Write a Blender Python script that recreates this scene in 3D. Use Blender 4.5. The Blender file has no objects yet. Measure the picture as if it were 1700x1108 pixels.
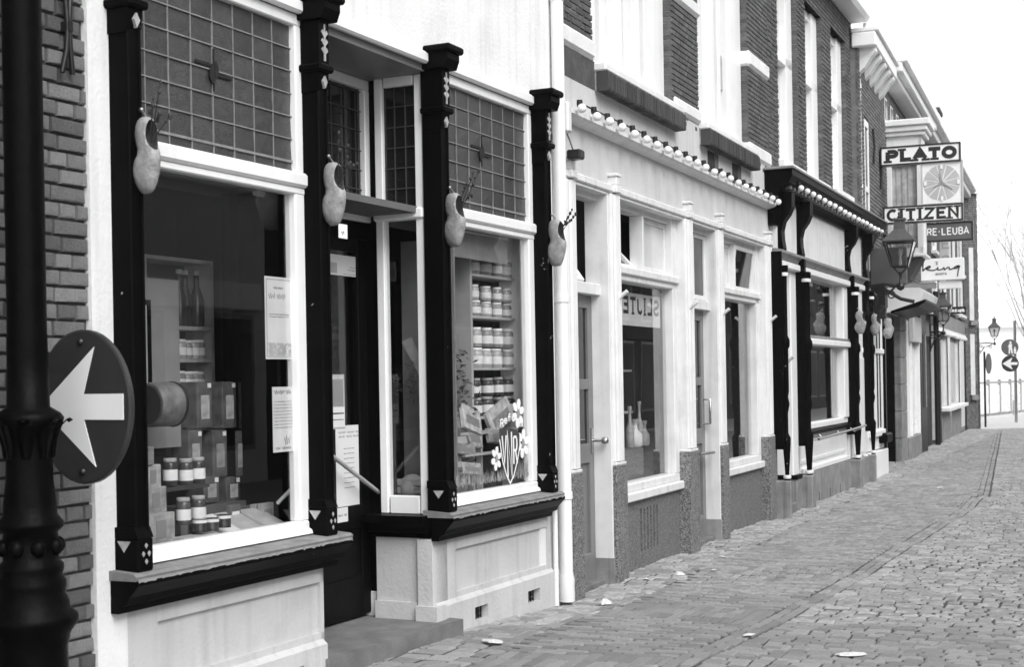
import bpy, bmesh, math, random
from mathutils import Vector, Matrix
random.seed(11)
SC = bpy.context.scene
COL = SC.collection
# ------------------------------------------------------------------ camera
F_PX, ROLL, YH, EYE = 2361.0, 0.0175, 78.0, 1.6
cam = bpy.data.cameras.new('camera')
cam.sensor_width = 36.0
cam.lens = F_PX / 1700 * 36
cam.shift_y = YH / 1700
cam.shift_x = -YH * ROLL / 1700
cam.clip_start, cam.clip_end = 0.1, 3000
cam.dof.use_dof = True
cam.dof.focus_distance = 10.5
cam.dof.aperture_fstop = 6.3
cam_o = bpy.data.objects.new('camera', cam)
COL.objects.link(cam_o)
cam_o.location = (0, 0, EYE)
cam_o.rotation_euler = (Matrix.Rotation(math.radians(90), 4, 'X') @ Matrix.Rotation(-ROLL, 4, 'Z')).to_euler()
SC.camera = cam_o
# ------------------------------------------------------------------ sky and sun: bright overcast, black and white film
SUN_EL, SUN_AZ = math.radians(46), math.radians(148)      # azimuth: clockwise from +Y
world = bpy.data.worlds.new('World')
SC.world = world
world.use_nodes = True
nt = world.node_tree
nt.nodes.clear()
sky = nt.nodes.new('ShaderNodeTexSky')
sky.sky_type = 'NISHITA'
sky.sun_disc = False
sky.sun_elevation = SUN_EL
sky.sun_rotation = SUN_AZ
sky.air_density, sky.dust_density, sky.ozone_density = 1.0, 1.0, 1.0
bw = nt.nodes.new('ShaderNodeRGBToBW')
bg = nt.nodes.new('ShaderNodeBackground')
bg.inputs['Strength'].default_value = 0.15
wo = nt.nodes.new('ShaderNodeOutputWorld')
nt.links.new(sky.outputs['Color'], bw.inputs['Color'])
nt.links.new(bw.outputs['Val'], bg.inputs['Color'])
nt.links.new(bg.outputs['Background'], wo.inputs['Surface'])
sun = bpy.data.lights.new('sun', 'SUN')
sun.energy = 1.4
sun.angle = math.radians(40)
sun.color = (1, 1, 1)
sun_o = bpy.data.objects.new('sun', sun)
COL.objects.link(sun_o)
sv = Vector((math.sin(SUN_AZ) * math.cos(SUN_EL), math.cos(SUN_AZ) * math.cos(SUN_EL), math.sin(SUN_EL)))
sun_o.rotation_euler = sv.to_track_quat('Z', 'Y').to_euler()
sun_o.location = sv * 60
SC.view_settings.view_transform = 'Standard'
SC.view_settings.look = 'None'
SC.view_settings.exposure = 1.2
SC.view_settings.gamma = 1.0
SC.view_settings.use_curve_mapping = False

# ------------------------------------------------------------------ materials (all grey: the place as this film sees it)
MATS = {}
def mat(name, v, rough=0.6, var=0.15, scale=6.0, bump=0.0, bscale=40.0, metal=0.0, spec=0.5, island=0.0, coat=0.0, dirt=0.0, grime=0.0, chips=0.0):
    """grey material: v base value, var noise variation, island per-piece variation, dirt blotches darker"""
    m = bpy.data.materials.new(name)
    m.use_nodes = True
    n = m.node_tree
    N = n.nodes
    b = N['Principled BSDF']
    b.inputs['Roughness'].default_value = rough
    b.inputs['Metallic'].default_value = metal
    b.inputs['Specular IOR Level'].default_value = spec
    b.inputs['Coat Weight'].default_value = coat
    tc = N.new('ShaderNodeTexCoord')
    no = N.new('ShaderNodeTexNoise')
    no.inputs['Scale'].default_value = scale
    no.inputs['Detail'].default_value = 6
    n.links.new(tc.outputs['Object'], no.inputs['Vector'])
    mr = N.new('ShaderNodeMapRange')
    mr.inputs['From Min'].default_value, mr.inputs['From Max'].default_value = 0.3, 0.7
    mr.inputs['To Min'].default_value, mr.inputs['To Max'].default_value = v * (1 - var), v * (1 + var)
    n.links.new(no.outputs['Fac'], mr.inputs['Value'])
    out = mr.outputs['Result']
    def mul(a, bsock):
        q = N.new('ShaderNodeMath'); q.operation = 'MULTIPLY'
        n.links.new(a, q.inputs[0]); n.links.new(bsock, q.inputs[1])
        return q.outputs[0]
    if island:
        g = N.new('ShaderNodeNewGeometry')
        oi = N.new('ShaderNodeObjectInfo')
        ad = N.new('ShaderNodeMath'); ad.operation = 'ADD'
        fr = N.new('ShaderNodeMath'); fr.operation = 'FRACT'
        n.links.new(g.outputs['Random Per Island'], ad.inputs[0])
        n.links.new(oi.outputs['Random'], ad.inputs[1])
        n.links.new(ad.outputs[0], fr.inputs[0])
        r = N.new('ShaderNodeMapRange')
        r.inputs['To Min'].default_value, r.inputs['To Max'].default_value = 1 - island, 1 + island
        n.links.new(fr.outputs[0], r.inputs['Value'])
        out = mul(out, r.outputs['Result'])
    if dirt:
        d = N.new('ShaderNodeTexNoise'); d.inputs['Scale'].default_value = 2.3; d.inputs['Detail'].default_value = 9
        d.inputs['Roughness'].default_value = 0.7
        n.links.new(tc.outputs['Object'], d.inputs['Vector'])
        r = N.new('ShaderNodeMapRange')
        r.inputs['From Min'].default_value, r.inputs['From Max'].default_value = 0.5, 0.75
        r.inputs['To Min'].default_value, r.inputs['To Max'].default_value = 1, 1 - dirt
        n.links.new(d.outputs['Fac'], r.inputs['Value'])
        out = mul(out, r.outputs['Result'])
    if grime:                                   # vertical run marks left by rain
        mp = N.new('ShaderNodeMapping'); mp.inputs['Scale'].default_value = (9, 9, 0.35)
        d = N.new('ShaderNodeTexNoise'); d.inputs['Scale'].default_value = 1.6; d.inputs['Detail'].default_value = 5
        n.links.new(tc.outputs['Object'], mp.inputs['Vector']); n.links.new(mp.outputs['Vector'], d.inputs['Vector'])
        r = N.new('ShaderNodeMapRange')
        r.inputs['From Min'].default_value, r.inputs['From Max'].default_value = 0.52, 0.72
        r.inputs['To Min'].default_value, r.inputs['To Max'].default_value = 1, 1 - grime
        n.links.new(d.outputs['Fac'], r.inputs['Value'])
        out = mul(out, r.outputs['Result'])
    if chips:                                   # small flaked spots down to the pale undercoat
        d = N.new('ShaderNodeTexNoise'); d.inputs['Scale'].default_value = 34; d.inputs['Detail'].default_value = 3
        d2 = N.new('ShaderNodeTexNoise'); d2.inputs['Scale'].default_value = 3.1; d2.inputs['Detail'].default_value = 3
        n.links.new(tc.outputs['Object'], d.inputs['Vector']); n.links.new(tc.outputs['Object'], d2.inputs['Vector'])
        ad = N.new('ShaderNodeMath'); ad.operation = 'ADD'; n.links.new(d.outputs['Fac'], ad.inputs[0]); n.links.new(d2.outputs['Fac'], ad.inputs[1])
        r = N.new('ShaderNodeMapRange'); r.inputs['From Min'].default_value, r.inputs['From Max'].default_value = 1.36, 1.40
        r.inputs['To Min'].default_value, r.inputs['To Max'].default_value = 0, chips
        n.links.new(ad.outputs[0], r.inputs['Value'])
        mx = N.new('ShaderNodeMath'); mx.operation = 'MAXIMUM'; n.links.new(out, mx.inputs[0]); n.links.new(r.outputs['Result'], mx.inputs[1]); out = mx.outputs[0]
    n.links.new(out, b.inputs['Base Color'])
    if bump:
        t = N.new('ShaderNodeTexNoise'); t.inputs['Scale'].default_value = bscale; t.inputs['Detail'].default_value = 5
        n.links.new(tc.outputs['Object'], t.inputs['Vector'])
        bp = N.new('ShaderNodeBump'); bp.inputs['Strength'].default_value = bump; bp.inputs['Distance'].default_value = 0.01
        n.links.new(t.outputs['Fac'], bp.inputs['Height'])
        n.links.new(bp.outputs['Normal'], b.inputs['Normal'])
    MATS[name] = m
    return m

mat('white_plaster', 0.72, 0.8, 0.05, 3, 0.35, 45, dirt=0.14, grime=0.14)
mat('bulkhead_dirt_shade', 0.50, 0.8, 0.06, 3, 0.35, 45, dirt=0.16, grime=0.16)  # greyer, dirtier coat that also carries the low wall's weaker light
mat('brick_mirror_dark', 0.018, 0.9, 0.25, 10)  # near-black brick so the shop panes mirror a dark row
mat('white_paint', 0.78, 0.35, 0.03, 5, 0.08, 25, dirt=0.08, grime=0.05)
mat('cream_paint', 0.68, 0.45, 0.06, 5, 0.15, 25, dirt=0.16, grime=0.18)
mat('cream_render', 0.53, 0.85, 0.06, 4, 0.4, 90, dirt=0.10, grime=0.12)
mat('grey_paint', 0.16, 0.4, 0.10, 5)
mat('black_paint', 0.003, 0.38, 0.25, 8, 0.12, 18, spec=0.03, chips=0.35)
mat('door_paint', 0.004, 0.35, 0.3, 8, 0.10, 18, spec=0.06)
mat('chipped_stone', 0.19, 0.8, 0.2, 14, 0.3, 60, dirt=0.25, grime=0.1)
mat('cast_iron', 0.002, 0.42, 0.3, 14, 0.25, 45, spec=0.05)
mat('iron', 0.007, 0.4, 0.25, 10, 0.15, 40)
mat('lead_came', 0.20, 0.5, 0.2, 20)
mat('brick_near', 0.25, 0.9, 0.5, 26, 1.0, 70, island=0.42, dirt=0.4)
mat('mortar_dark', 0.05, 0.95, 0.3, 20, 0.8, 80)
mat('mortar_light', 0.30, 0.95, 0.2, 20, 0.6, 80)
mat('brick_house', 0.085, 0.85, 0.25, 14, 0.6, 60, island=0.28)
mat('brick_far', 0.13, 0.9, 0.2, 10, 0.5, 60, island=0.22)
mat('brick_dark', 0.05, 0.9, 0.25, 10, 0.5, 60, island=0.35)
mat('limestone', 0.70, 0.75, 0.08, 5, 0.4, 40, dirt=0.15)
mat('paver', 0.255, 0.85, 0.25, 18, 0.6, 60, island=0.22, dirt=0.2)
mat('sett', 0.285, 0.8, 0.25, 18, 0.7, 45, island=0.24, dirt=0.2)
mat('joint_sand', 0.06, 0.95, 0.35, 25, 0.8, 90)
mat('stone_step', 0.15, 0.75, 0.22, 7, 0.35, 60, dirt=0.35)
mat('plinth_stone', 0.22, 0.7, 0.25, 6, 0.35, 60, dirt=0.25, grime=0.35)
mat('clog_wood', 0.30, 0.6, 0.28, 22, 0.5, 60, dirt=0.45, grime=0.25)
mat('clog_inside', 0.05, 0.8, 0.2, 9)
mat('twig', 0.03, 0.8, 0.3, 20)
mat('bulb', 0.80, 0.25, 0.02, 5)
mat('sign_white', 0.84, 0.35, 0.03, 3)
mat('sign_black', 0.008, 0.35, 0.1, 3)
mat('faded_paint', 0.34, 0.8, 0.3, 30)
mat('sign_grey', 0.30, 0.4, 0.05, 3)
mat('sign_pale', 0.46, 0.4, 0.05, 3)
mat('sign_mid', 0.11, 0.4, 0.05, 3)
mat('disc_blue', 0.032, 0.35, 0.15, 4, dirt=0.3)
mat('paper', 0.62, 0.8, 0.05, 6)
mat('paper_dim', 0.36, 0.8, 0.15, 12)
mat('ink', 0.06, 0.8, 0.1, 6)
mat('ink_soft', 0.22, 0.8, 0.1, 6)
mat('litter', 0.58, 0.8, 0.1, 30)
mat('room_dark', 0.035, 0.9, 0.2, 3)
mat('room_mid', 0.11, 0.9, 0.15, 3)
mat('board', 0.22, 0.8, 0.1, 8)
mat('carton', 0.11, 0.7, 0.45, 16, island=0.4)
mat('carton_light', 0.34, 0.7, 0.4, 20, island=0.4)
mat('jar_dark', 0.05, 0.15, 0.3, 20, island=0.4)
mat('jar_pale', 0.34, 0.2, 0.25, 20, island=0.3)  # lightened in place of lamp light on the goods
mat('label_white', 0.74, 0.7, 0.12, 25)  # whitened to stand in for light inside the shops
mat('shelf', 0.42, 0.6, 0.1, 8)
mat('curtain', 0.70, 0.9, 0.10, 10)
mat('curtain_grey', 0.42, 0.9, 0.25, 10)
mat('zinc', 0.22, 0.5, 0.15, 8, dirt=0.3)
mat('roof_tile', 0.10, 0.8, 0.25, 8, island=0.2)
mat('brass', 0.30, 0.3, 0.15, 10, metal=0.8)
mat('steel', 0.45, 0.25, 0.1, 10, metal=0.9)
mat('wood_pale', 0.32, 0.55, 0.2, 8)
mat('plant', 0.05, 0.7, 0.4, 20, island=0.5)
mat('grass_paint', 0.22, 0.7, 0.35, 30, island=0.5)
mat('shield_grey', 0.05, 0.5, 0.1, 5)
mat('rubble', 0.16, 0.9, 0.5, 70, 0.8, 80)
mat('pale_pavement', 0.55, 0.85, 0.06, 5, dirt=0.1)
mat('hazed_bark', 0.36, 0.9, 0.3, 12)  # lightened so far branches fade: haze put into the colour
mat('hazed_wall', 0.78, 0.9, 0.05, 1)  # distance haze painted in as a paler wall tone
mat('railing', 0.34, 0.6, 0.1, 4)

def granite(name, base, amp, scale):
    m = mat(name, base, 0.6, 0.1, 4, 0.2, 60)
    n = m.node_tree; N = n.nodes
    b = N['Principled BSDF']
    tc = N['Texture Coordinate']
    v = N.new('ShaderNodeTexVoronoi'); v.inputs['Scale'].default_value = scale
    w = N.new('ShaderNodeTexNoise'); w.inputs['Scale'].default_value = scale * 0.35; w.inputs['Detail'].default_value = 4; w.inputs['Distortion'].default_value = 1.5
    n.links.new(tc.outputs['Object'], w.inputs['Vector'])
    n.links.new(tc.outputs['Object'], v.inputs['Vector'])
    bwn = N.new('ShaderNodeRGBToBW'); n.links.new(v.outputs['Color'], bwn.inputs['Color'])
    mx = N.new('ShaderNodeMath'); mx.operation = 'ADD'
    n.links.new(bwn.outputs['Val'], mx.inputs[0]); n.links.new(w.outputs['Fac'], mx.inputs[1])
    r = N.new('ShaderNodeMapRange')
    r.inputs['From Min'].default_value, r.inputs['From Max'].default_value = 0.65, 1.35
    r.inputs['To Min'].default_value, r.inputs['To Max'].default_value = base * (1 - amp), base * (1 + amp)
    n.links.new(mx.outputs[0], r.inputs['Value'])
    n.links.new(r.outputs['Result'], b.inputs['Base Color'])
    return m
granite('granite', 0.15, 0.8, 120)
granite('granite_fine', 0.135, 0.45, 110)

def glass_mat(name, tint=0.9, ior=1.6, rough=0.0, bumpy=0.0):
    m = bpy.data.materials.new(name); m.use_nodes = True
    n = m.node_tree; N = n.nodes; N.clear()
    o = N.new('ShaderNodeOutputMaterial'); mix = N.new('ShaderNodeMixShader')
    tr = N.new('ShaderNodeBsdfTransparent'); tr.inputs['Color'].default_value = (tint, tint, tint, 1)
    gl = N.new('ShaderNodeBsdfGlossy'); gl.inputs['Roughness'].default_value = rough
    gl.inputs['Color'].default_value = (0.95, 0.95, 0.95, 1)
    # reflectance of one surface (Schlick), the same from both sides
    ge = N.new('ShaderNodeNewGeometry'); dt = N.new('ShaderNodeVectorMath'); dt.operation = 'DOT_PRODUCT'
    n.links.new(ge.outputs['Incoming'], dt.inputs[0]); n.links.new(ge.outputs['Normal'], dt.inputs[1])
    def mth(op, a_, b_=None):
        q = N.new('ShaderNodeMath'); q.operation = op
        for k_, v_ in ((0, a_), (1, b_)):
            if v_ is None: continue
            if isinstance(v_, (int, float)): q.inputs[k_].default_value = v_
            else: n.links.new(v_, q.inputs[k_])
        return q.outputs[0]
    f0 = ((ior-1)/(ior+1))**2
    sch = mth('ADD', mth('MULTIPLY', mth('POWER', mth('SUBTRACT', 1.0, mth('ABSOLUTE', dt.outputs['Value'])), 5.0), 1-f0), f0)
    tc = N.new('ShaderNodeTexCoord'); no = N.new('ShaderNodeTexNoise'); no.inputs['Scale'].default_value = 2.0
    bp = N.new('ShaderNodeBump'); bp.inputs['Strength'].default_value = bumpy or 0.03; bp.inputs['Distance'].default_value = 0.01
    n.links.new(tc.outputs['Object'], no.inputs['Vector']); n.links.new(no.outputs['Fac'], bp.inputs['Height'])
    n.links.new(bp.outputs['Normal'], gl.inputs['Normal'])
    n.links.new(sch, mix.inputs['Fac']); n.links.new(tr.outputs['BSDF'], mix.inputs[1]); n.links.new(gl.outputs['BSDF'], mix.inputs[2])
    n.links.new(mix.outputs['Shader'], o.inputs['Surface'])
    MATS[name] = m
glass_mat('glass', 0.96, 1.5)
glass_mat('glass_old', 0.85, 1.5)
mat('leaded_glass', 0.045, 0.28, 0.25, 30, 0.35, 120, spec=0.6, island=0.18)
mat('dark_glass', 0.012, 0.08, 0.2, 3, spec=0.6)
mat('curtained_glass', 0.62, 0.12, 0.12, 3, spec=0.5)

# ------------------------------------------------------------------ geometry helpers
class MB:
    """collects faces for ONE mesh"""
    def __init__(s): s.v, s.f, s.sm = [], [], []
    def add(s, vs, fs, smooth=False):
        o = len(s.v); s.v += [tuple(p) for p in vs]
        s.f += [tuple(i + o for i in f) for f in fs]; s.sm += [smooth] * len(fs)
    def box(s, x0, x1, y0, y1, z0, z1, c=0.0):
        if x1 < x0: x0, x1 = x1, x0
        if y1 < y0: y0, y1 = y1, y0
        if z1 < z0: z0, z1 = z1, z0
        if c <= 0:
            s.add([(x0,y0,z0),(x1,y0,z0),(x1,y1,z0),(x0,y1,z0),(x0,y0,z1),(x1,y0,z1),(x1,y1,z1),(x0,y1,z1)],
                  [(3,2,1,0),(4,5,6,7),(0,1,5,4),(1,2,6,5),(2,3,7,6),(3,0,4,7)])
            return s
        c = min(c, (x1-x0)*.45, (y1-y0)*.45, (z1-z0)*.45)
        V, idx = [], {}
        for i in (0,1):
            for j in (0,1):
                for k in (0,1):
                    X, Y, Z = (x0,x1)[i], (y0,y1)[j], (z0,z1)[k]
                    a, b, d = (c,-c)[i], (c,-c)[j], (c,-c)[k]
                    for ax, p in enumerate(((X, Y+b, Z+d), (X+a, Y, Z+d), (X+a, Y+b, Z))):
                        idx[i,j,k,ax] = len(V); V.append(p)
        Fs = []
        q = lambda *t: Fs.append(tuple(idx[x] for x in t))
        for i in (0,1):
            q((i,0,0,0),(i,1,0,0),(i,1,1,0),(i,0,1,0)); q((0,i,0,1),(1,i,0,1),(1,i,1,1),(0,i,1,1)); q((0,0,i,2),(1,0,i,2),(1,1,i,2),(0,1,i,2))
        for i in (0,1):
            for j in (0,1):
                q((i,j,0,0),(i,j,1,0),(i,j,1,1),(i,j,0,1)); q((i,0,j,0),(i,1,j,0),(i,1,j,2),(i,0,j,2)); q((0,i,j,1),(1,i,j,1),(1,i,j,2),(0,i,j,2))
        for i in (0,1):
            for j in (0,1):
                for k in (0,1): q((i,j,k,0),(i,j,k,1),(i,j,k,2))
        s.add(V, Fs); return s
    def prism_x(s, pts, x0, x1, smooth=False):      # pts (y,z) closed, along x
        n = len(pts)
        s.add([(x0,y,z) for y,z in pts]+[(x1,y,z) for y,z in pts], [tuple(range(n)), tuple(range(2*n-1,n-1,-1))]+[(i,(i+1)%n,n+(i+1)%n,n+i) for i in range(n)], smooth); return s
    def prism_y(s, pts, y0, y1, smooth=False):      # pts (x,z)
        n = len(pts)
        s.add([(x,y0,z) for x,z in pts]+[(x,y1,z) for x,z in pts], [tuple(range(n)), tuple(range(2*n-1,n-1,-1))]+[(i,(i+1)%n,n+(i+1)%n,n+i) for i in range(n)], smooth); return s
    def prism_z(s, pts, z0, z1, smooth=False):      # pts (x,y)
        n = len(pts)
        s.add([(x,y,z0) for x,y in pts]+[(x,y,z1) for x,y in pts], [tuple(range(n)), tuple(range(2*n-1,n-1,-1))]+[(i,(i+1)%n,n+(i+1)%n,n+i) for i in range(n)], smooth); return s
    def loft(s, rings, cap=True, smooth=True):
        n = len(rings[0]); V = [p for r in rings for p in r]; Fs = []
        for k in range(len(rings)-1):
            for i in range(n): Fs.append((k*n+i, k*n+(i+1)%n, (k+1)*n+(i+1)%n, (k+1)*n+i))
        s.add(V, Fs, smooth)
        if cap:
            s.add(rings[0], [tuple(range(n))]); s.add(rings[-1], [tuple(range(n))[::-1]])
        return s
    def lathe(s, prof, c=(0,0,0), n=16, smooth=True, cap=True):   # prof (r,z)
        return s.loft([[(c[0]+max(r,1e-4)*math.cos(2*math.pi*i/n), c[1]+max(r,1e-4)*math.sin(2*math.pi*i/n), c[2]+z) for i in range(n)] for r,z in prof], cap, smooth)
    def tube(s, path, r, n=8, cap=True):
        P = [Vector(p) for p in path]; rings = []; up = None
        for i, p in enumerate(P):
            t = (P[min(i+1,len(P)-1)] - P[max(i-1,0)]).normalized()
            if up is None: up = t.orthogonal().normalized()
            up = (up - t*up.dot(t)).normalized(); b = t.cross(up)
            rr = r[i] if isinstance(r,(list,tuple)) else r
            rings.append([tuple(p + (up*math.cos(2*math.pi*k/n)+b*math.sin(2*math.pi*k/n))*rr) for k in range(n)])
        return s.loft(rings, cap, True)
    def sphere(s, c, r, n=10, m=7, sz=1.0):
        return s.lathe([(r*math.sin(math.pi*k/m), -r*sz*math.cos(math.pi*k/m)) for k in range(m+1)], c, n)
    def brick(s, x0, x1, z0, z1, yf, depth, c=0.004):   # brick showing its face at y=yf (towards -y)
        V = [(x0+c,yf,z0+c),(x1-c,yf,z0+c),(x1-c,yf,z1-c),(x0+c,yf,z1-c),(x0,yf+c,z0),(x1,yf+c,z0),(x1,yf+c,z1),(x0,yf+c,z1),
             (x0,yf+depth,z0),(x1,yf+depth,z0),(x1,yf+depth,z1),(x0,yf+depth,z1)]
        s.add(V, [(0,1,2,3),(4,5,1,0),(5,6,2,1),(6,7,3,2),(7,4,0,3),(8,9,5,4),(9,10,6,5),(10,11,7,6),(11,8,4,7)]); return s
    def mesh(s, name):
        me = bpy.data.meshes.new(name); me.from_pydata(s.v, [], s.f)
        bm = bmesh.new(); bm.from_mesh(me); bmesh.ops.recalc_face_normals(bm, faces=bm.faces[:]); bm.to_mesh(me); bm.free()
        if any(s.sm): me.polygons.foreach_set('use_smooth', s.sm)
        me.update(); return me
    def build(s, name, m, parent=None, label=None, cat=None, group=None, kind=None):
        me = s.mesh(name); me.materials.append(MATS[m])
        o = bpy.data.objects.new(name, me); COL.objects.link(o)
        if parent is not None: o.parent = parent
        return tag(o, label, cat, group, kind)

def tag(o, label=None, cat=None, group=None, kind=None):
    for k, v in (('label', label), ('category', cat), ('group', group), ('kind', kind)):
        if v: o[k] = v
    return o
def BOX(name, m, parent, x0, x1, y0, y1, z0, z1, c=0.0, **kw):
    return MB().box(x0,x1,y0,y1,z0,z1,c).build(name, m, parent, **kw)
def dup(o, parent=None, loc=None, rot=None, label=None, scale=None):
    c = o.copy(); COL.objects.link(c); c.parent = parent
    if loc is not None: c.location = loc
    if rot is not None: c.rotation_euler = rot
    if scale is not None: c.scale = scale
    if label: c['label'] = label
    for ch in list(o.children): dup(ch, c)
    return c

def curtain(parent, u0, u1, d, z0, z1, m='curtain', fold=.055, amp=.012, name='curtain'):
    """a hanging cloth in folds"""
    n = max(6, int((u1-u0)/fold*4)); V = []
    for i in range(n+1):
        x = u0+(u1-u0)*i/n; y = d+amp*math.sin(i*math.pi/2+.4*math.sin(i*.7))+amp*.4*math.sin(i*.37)
        V += [(x,y,z0),(x,y*1.0,z1)]
    b = MB(); b.add(V, [(2*i,2*i+2,2*i+3,2*i+1) for i in range(n)], True); return b.build(name, m, parent)
class Fr:
    """a facade line: local x along the facade away from the camera, y into the house, z up"""
    def __init__(s, P, deg):
        s.P, s.a = P, math.radians(deg); s.rz = math.pi/2 - s.a
        s.u = (math.sin(s.a), math.cos(s.a)); s.n = (-s.u[1], s.u[0])
    def w(s, u, d=0, z=0): return Vector((s.P[0]+u*s.u[0]+d*s.n[0], s.P[1]+u*s.u[1]+d*s.n[1], z))
    def at(s, px, py, d=0):
        dx, dy = px-850, py-554; x, y = dx-ROLL*dy, dy+ROLL*dx; k = x/F_PX
        Y = (d + s.P[0]*s.n[0] + s.P[1]*s.n[1])/(k*s.n[0]+s.n[1])
        return (k*Y-s.P[0])*s.u[0]+(Y-s.P[1])*s.u[1], EYE-(y-YH)/F_PX*Y
    def U(s, px, py, d=0): return s.at(px,py,d)[0]
    def Z(s, px, py, d=0): return s.at(px,py,d)[1]
    def across(s, px, py, u):          # on the plane square to the facade at u: (d, z)
        dx, dy = px-850, py-554; x, y = dx-ROLL*dy, dy+ROLL*dx; k = x/F_PX
        Y = (u + s.P[0]*s.u[0] + s.P[1]*s.u[1])/(k*s.u[0]+s.u[1])
        return (k*Y-s.P[0])*s.n[0]+(Y-s.P[1])*s.n[1], EYE-(y-YH)/F_PX*Y
    def thing(s, name, label=None, cat=None, u=0, d=0, z=0, rot=0, group=None):
        o = bpy.data.objects.new(name, None); COL.objects.link(o); o.empty_display_size = 0.1
        o.location = s.w(u,d,z); o.rotation_euler = (0,0,s.rz+rot)
        return tag(o, label, cat, group)
def gpt(px, py, z=0):
    dx, dy = px-850, py-554; x, y = dx-ROLL*dy, dy+ROLL*dx
    Y = F_PX*(EYE-z)/(y-YH); return x/F_PX*Y, Y

FA = Fr(gpt(929,1001.6), 25.7)
FB = Fr(gpt(1029,968), 23.6)
PD = FB.w(11.9, 0.0)
FD = Fr((PD.x, PD.y), 21.5)

def ground_z(s):                       # the pavement lies a little higher in front of the white shop
    t = max(0, min(1, (-0.9 - s)/2.6)); return 0.085*t*t*(3-2*t)

# unit bricks shared by all single bricks
def unit_brick(seed, top=False):
    rnd = random.Random(seed); j = lambda a: rnd.uniform(-a, a)
    b = MB(); c = 0.03
    V = [(c+j(.015),j(.02),c*2.4+j(.05)),(1-c+j(.015),j(.02),c*2.4+j(.05)),(1-c+j(.015),j(.02),1-c*2.4+j(.05)),(c+j(.015),j(.02),1-c*2.4+j(.05)),
         (0+j(.015),.10,0+j(.03)),(1+j(.015),.10,0+j(.03)),(1+j(.015),.10,1+j(.03)),(0+j(.015),.10,1+j(.03)),(0,1,0),(1,1,0),(1,1,1),(0,1,1)]
    b.add(V, [(0,1,2,3),(4,5,1,0),(5,6,2,1),(6,7,3,2),(7,4,0,3),(8,9,5,4),(9,10,6,5),(10,11,7,6),(11,8,4,7)])
    return b.mesh('brick')
UB = {}
def brick_meshes(m):
    if m not in UB:
        UB[m] = []
        for k in range(6):
            me = unit_brick(k); me.materials.append(MATS[m]); UB[m].append(me)
    return UB[m]
def lay_bricks(parent, rects, m, yf, L=0.2, H=0.05, joint=0.009, depth=0.1, singles=0, key=None, name='brick', bond='flemish', zbase=0.0, loc=None, rotz=0):
    """rects (x0,x1,z0,z1); courses share one height grid. singles: how many become objects of their own (nearest by key)"""
    P = H + joint; out = []
    for (x0,x1,z0,z1) in rects:
        k0 = int(math.floor((z0-zbase)/P)); k = k0
        while zbase+k*P < z1-0.005:
            a, b = max(z0, zbase+k*P), min(z1, zbase+k*P+H)
            if b-a > 0.008:
                x = x0 - (0 if k%2 else (L*0.25)); hd = (k%3==0)
                while x < x1:
                    ln = (L*0.48 if hd else L)*random.uniform(.93,1.05); hd = not hd if bond=='flemish' else False
                    p, q = max(x, x0), min(x+ln, x1)
                    if q-p > 0.02: out.append((p,q,a,b))
                    x += ln+joint
            k += 1
    out.sort(key=key or (lambda r: r[0]))
    me = brick_meshes(m)
    for i,(p,q,a,b) in enumerate(out[:singles]):
        o = bpy.data.objects.new(name, random.choice(me)); COL.objects.link(o); o.parent = parent
        o.location = (p, yf+random.uniform(-.004,.004), a); o.scale = (q-p, depth, b-a)
    if len(out) > singles:
        s = MB()
        for (p,q,a,b) in out[singles:]: s.brick(p,q,a,b, yf+random.uniform(-.002,.002), depth)
        o = s.build('brick_courses', m, parent, kind='stuff')
        if loc: o.location = loc; o.rotation_euler = (0,0,rotz)

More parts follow.
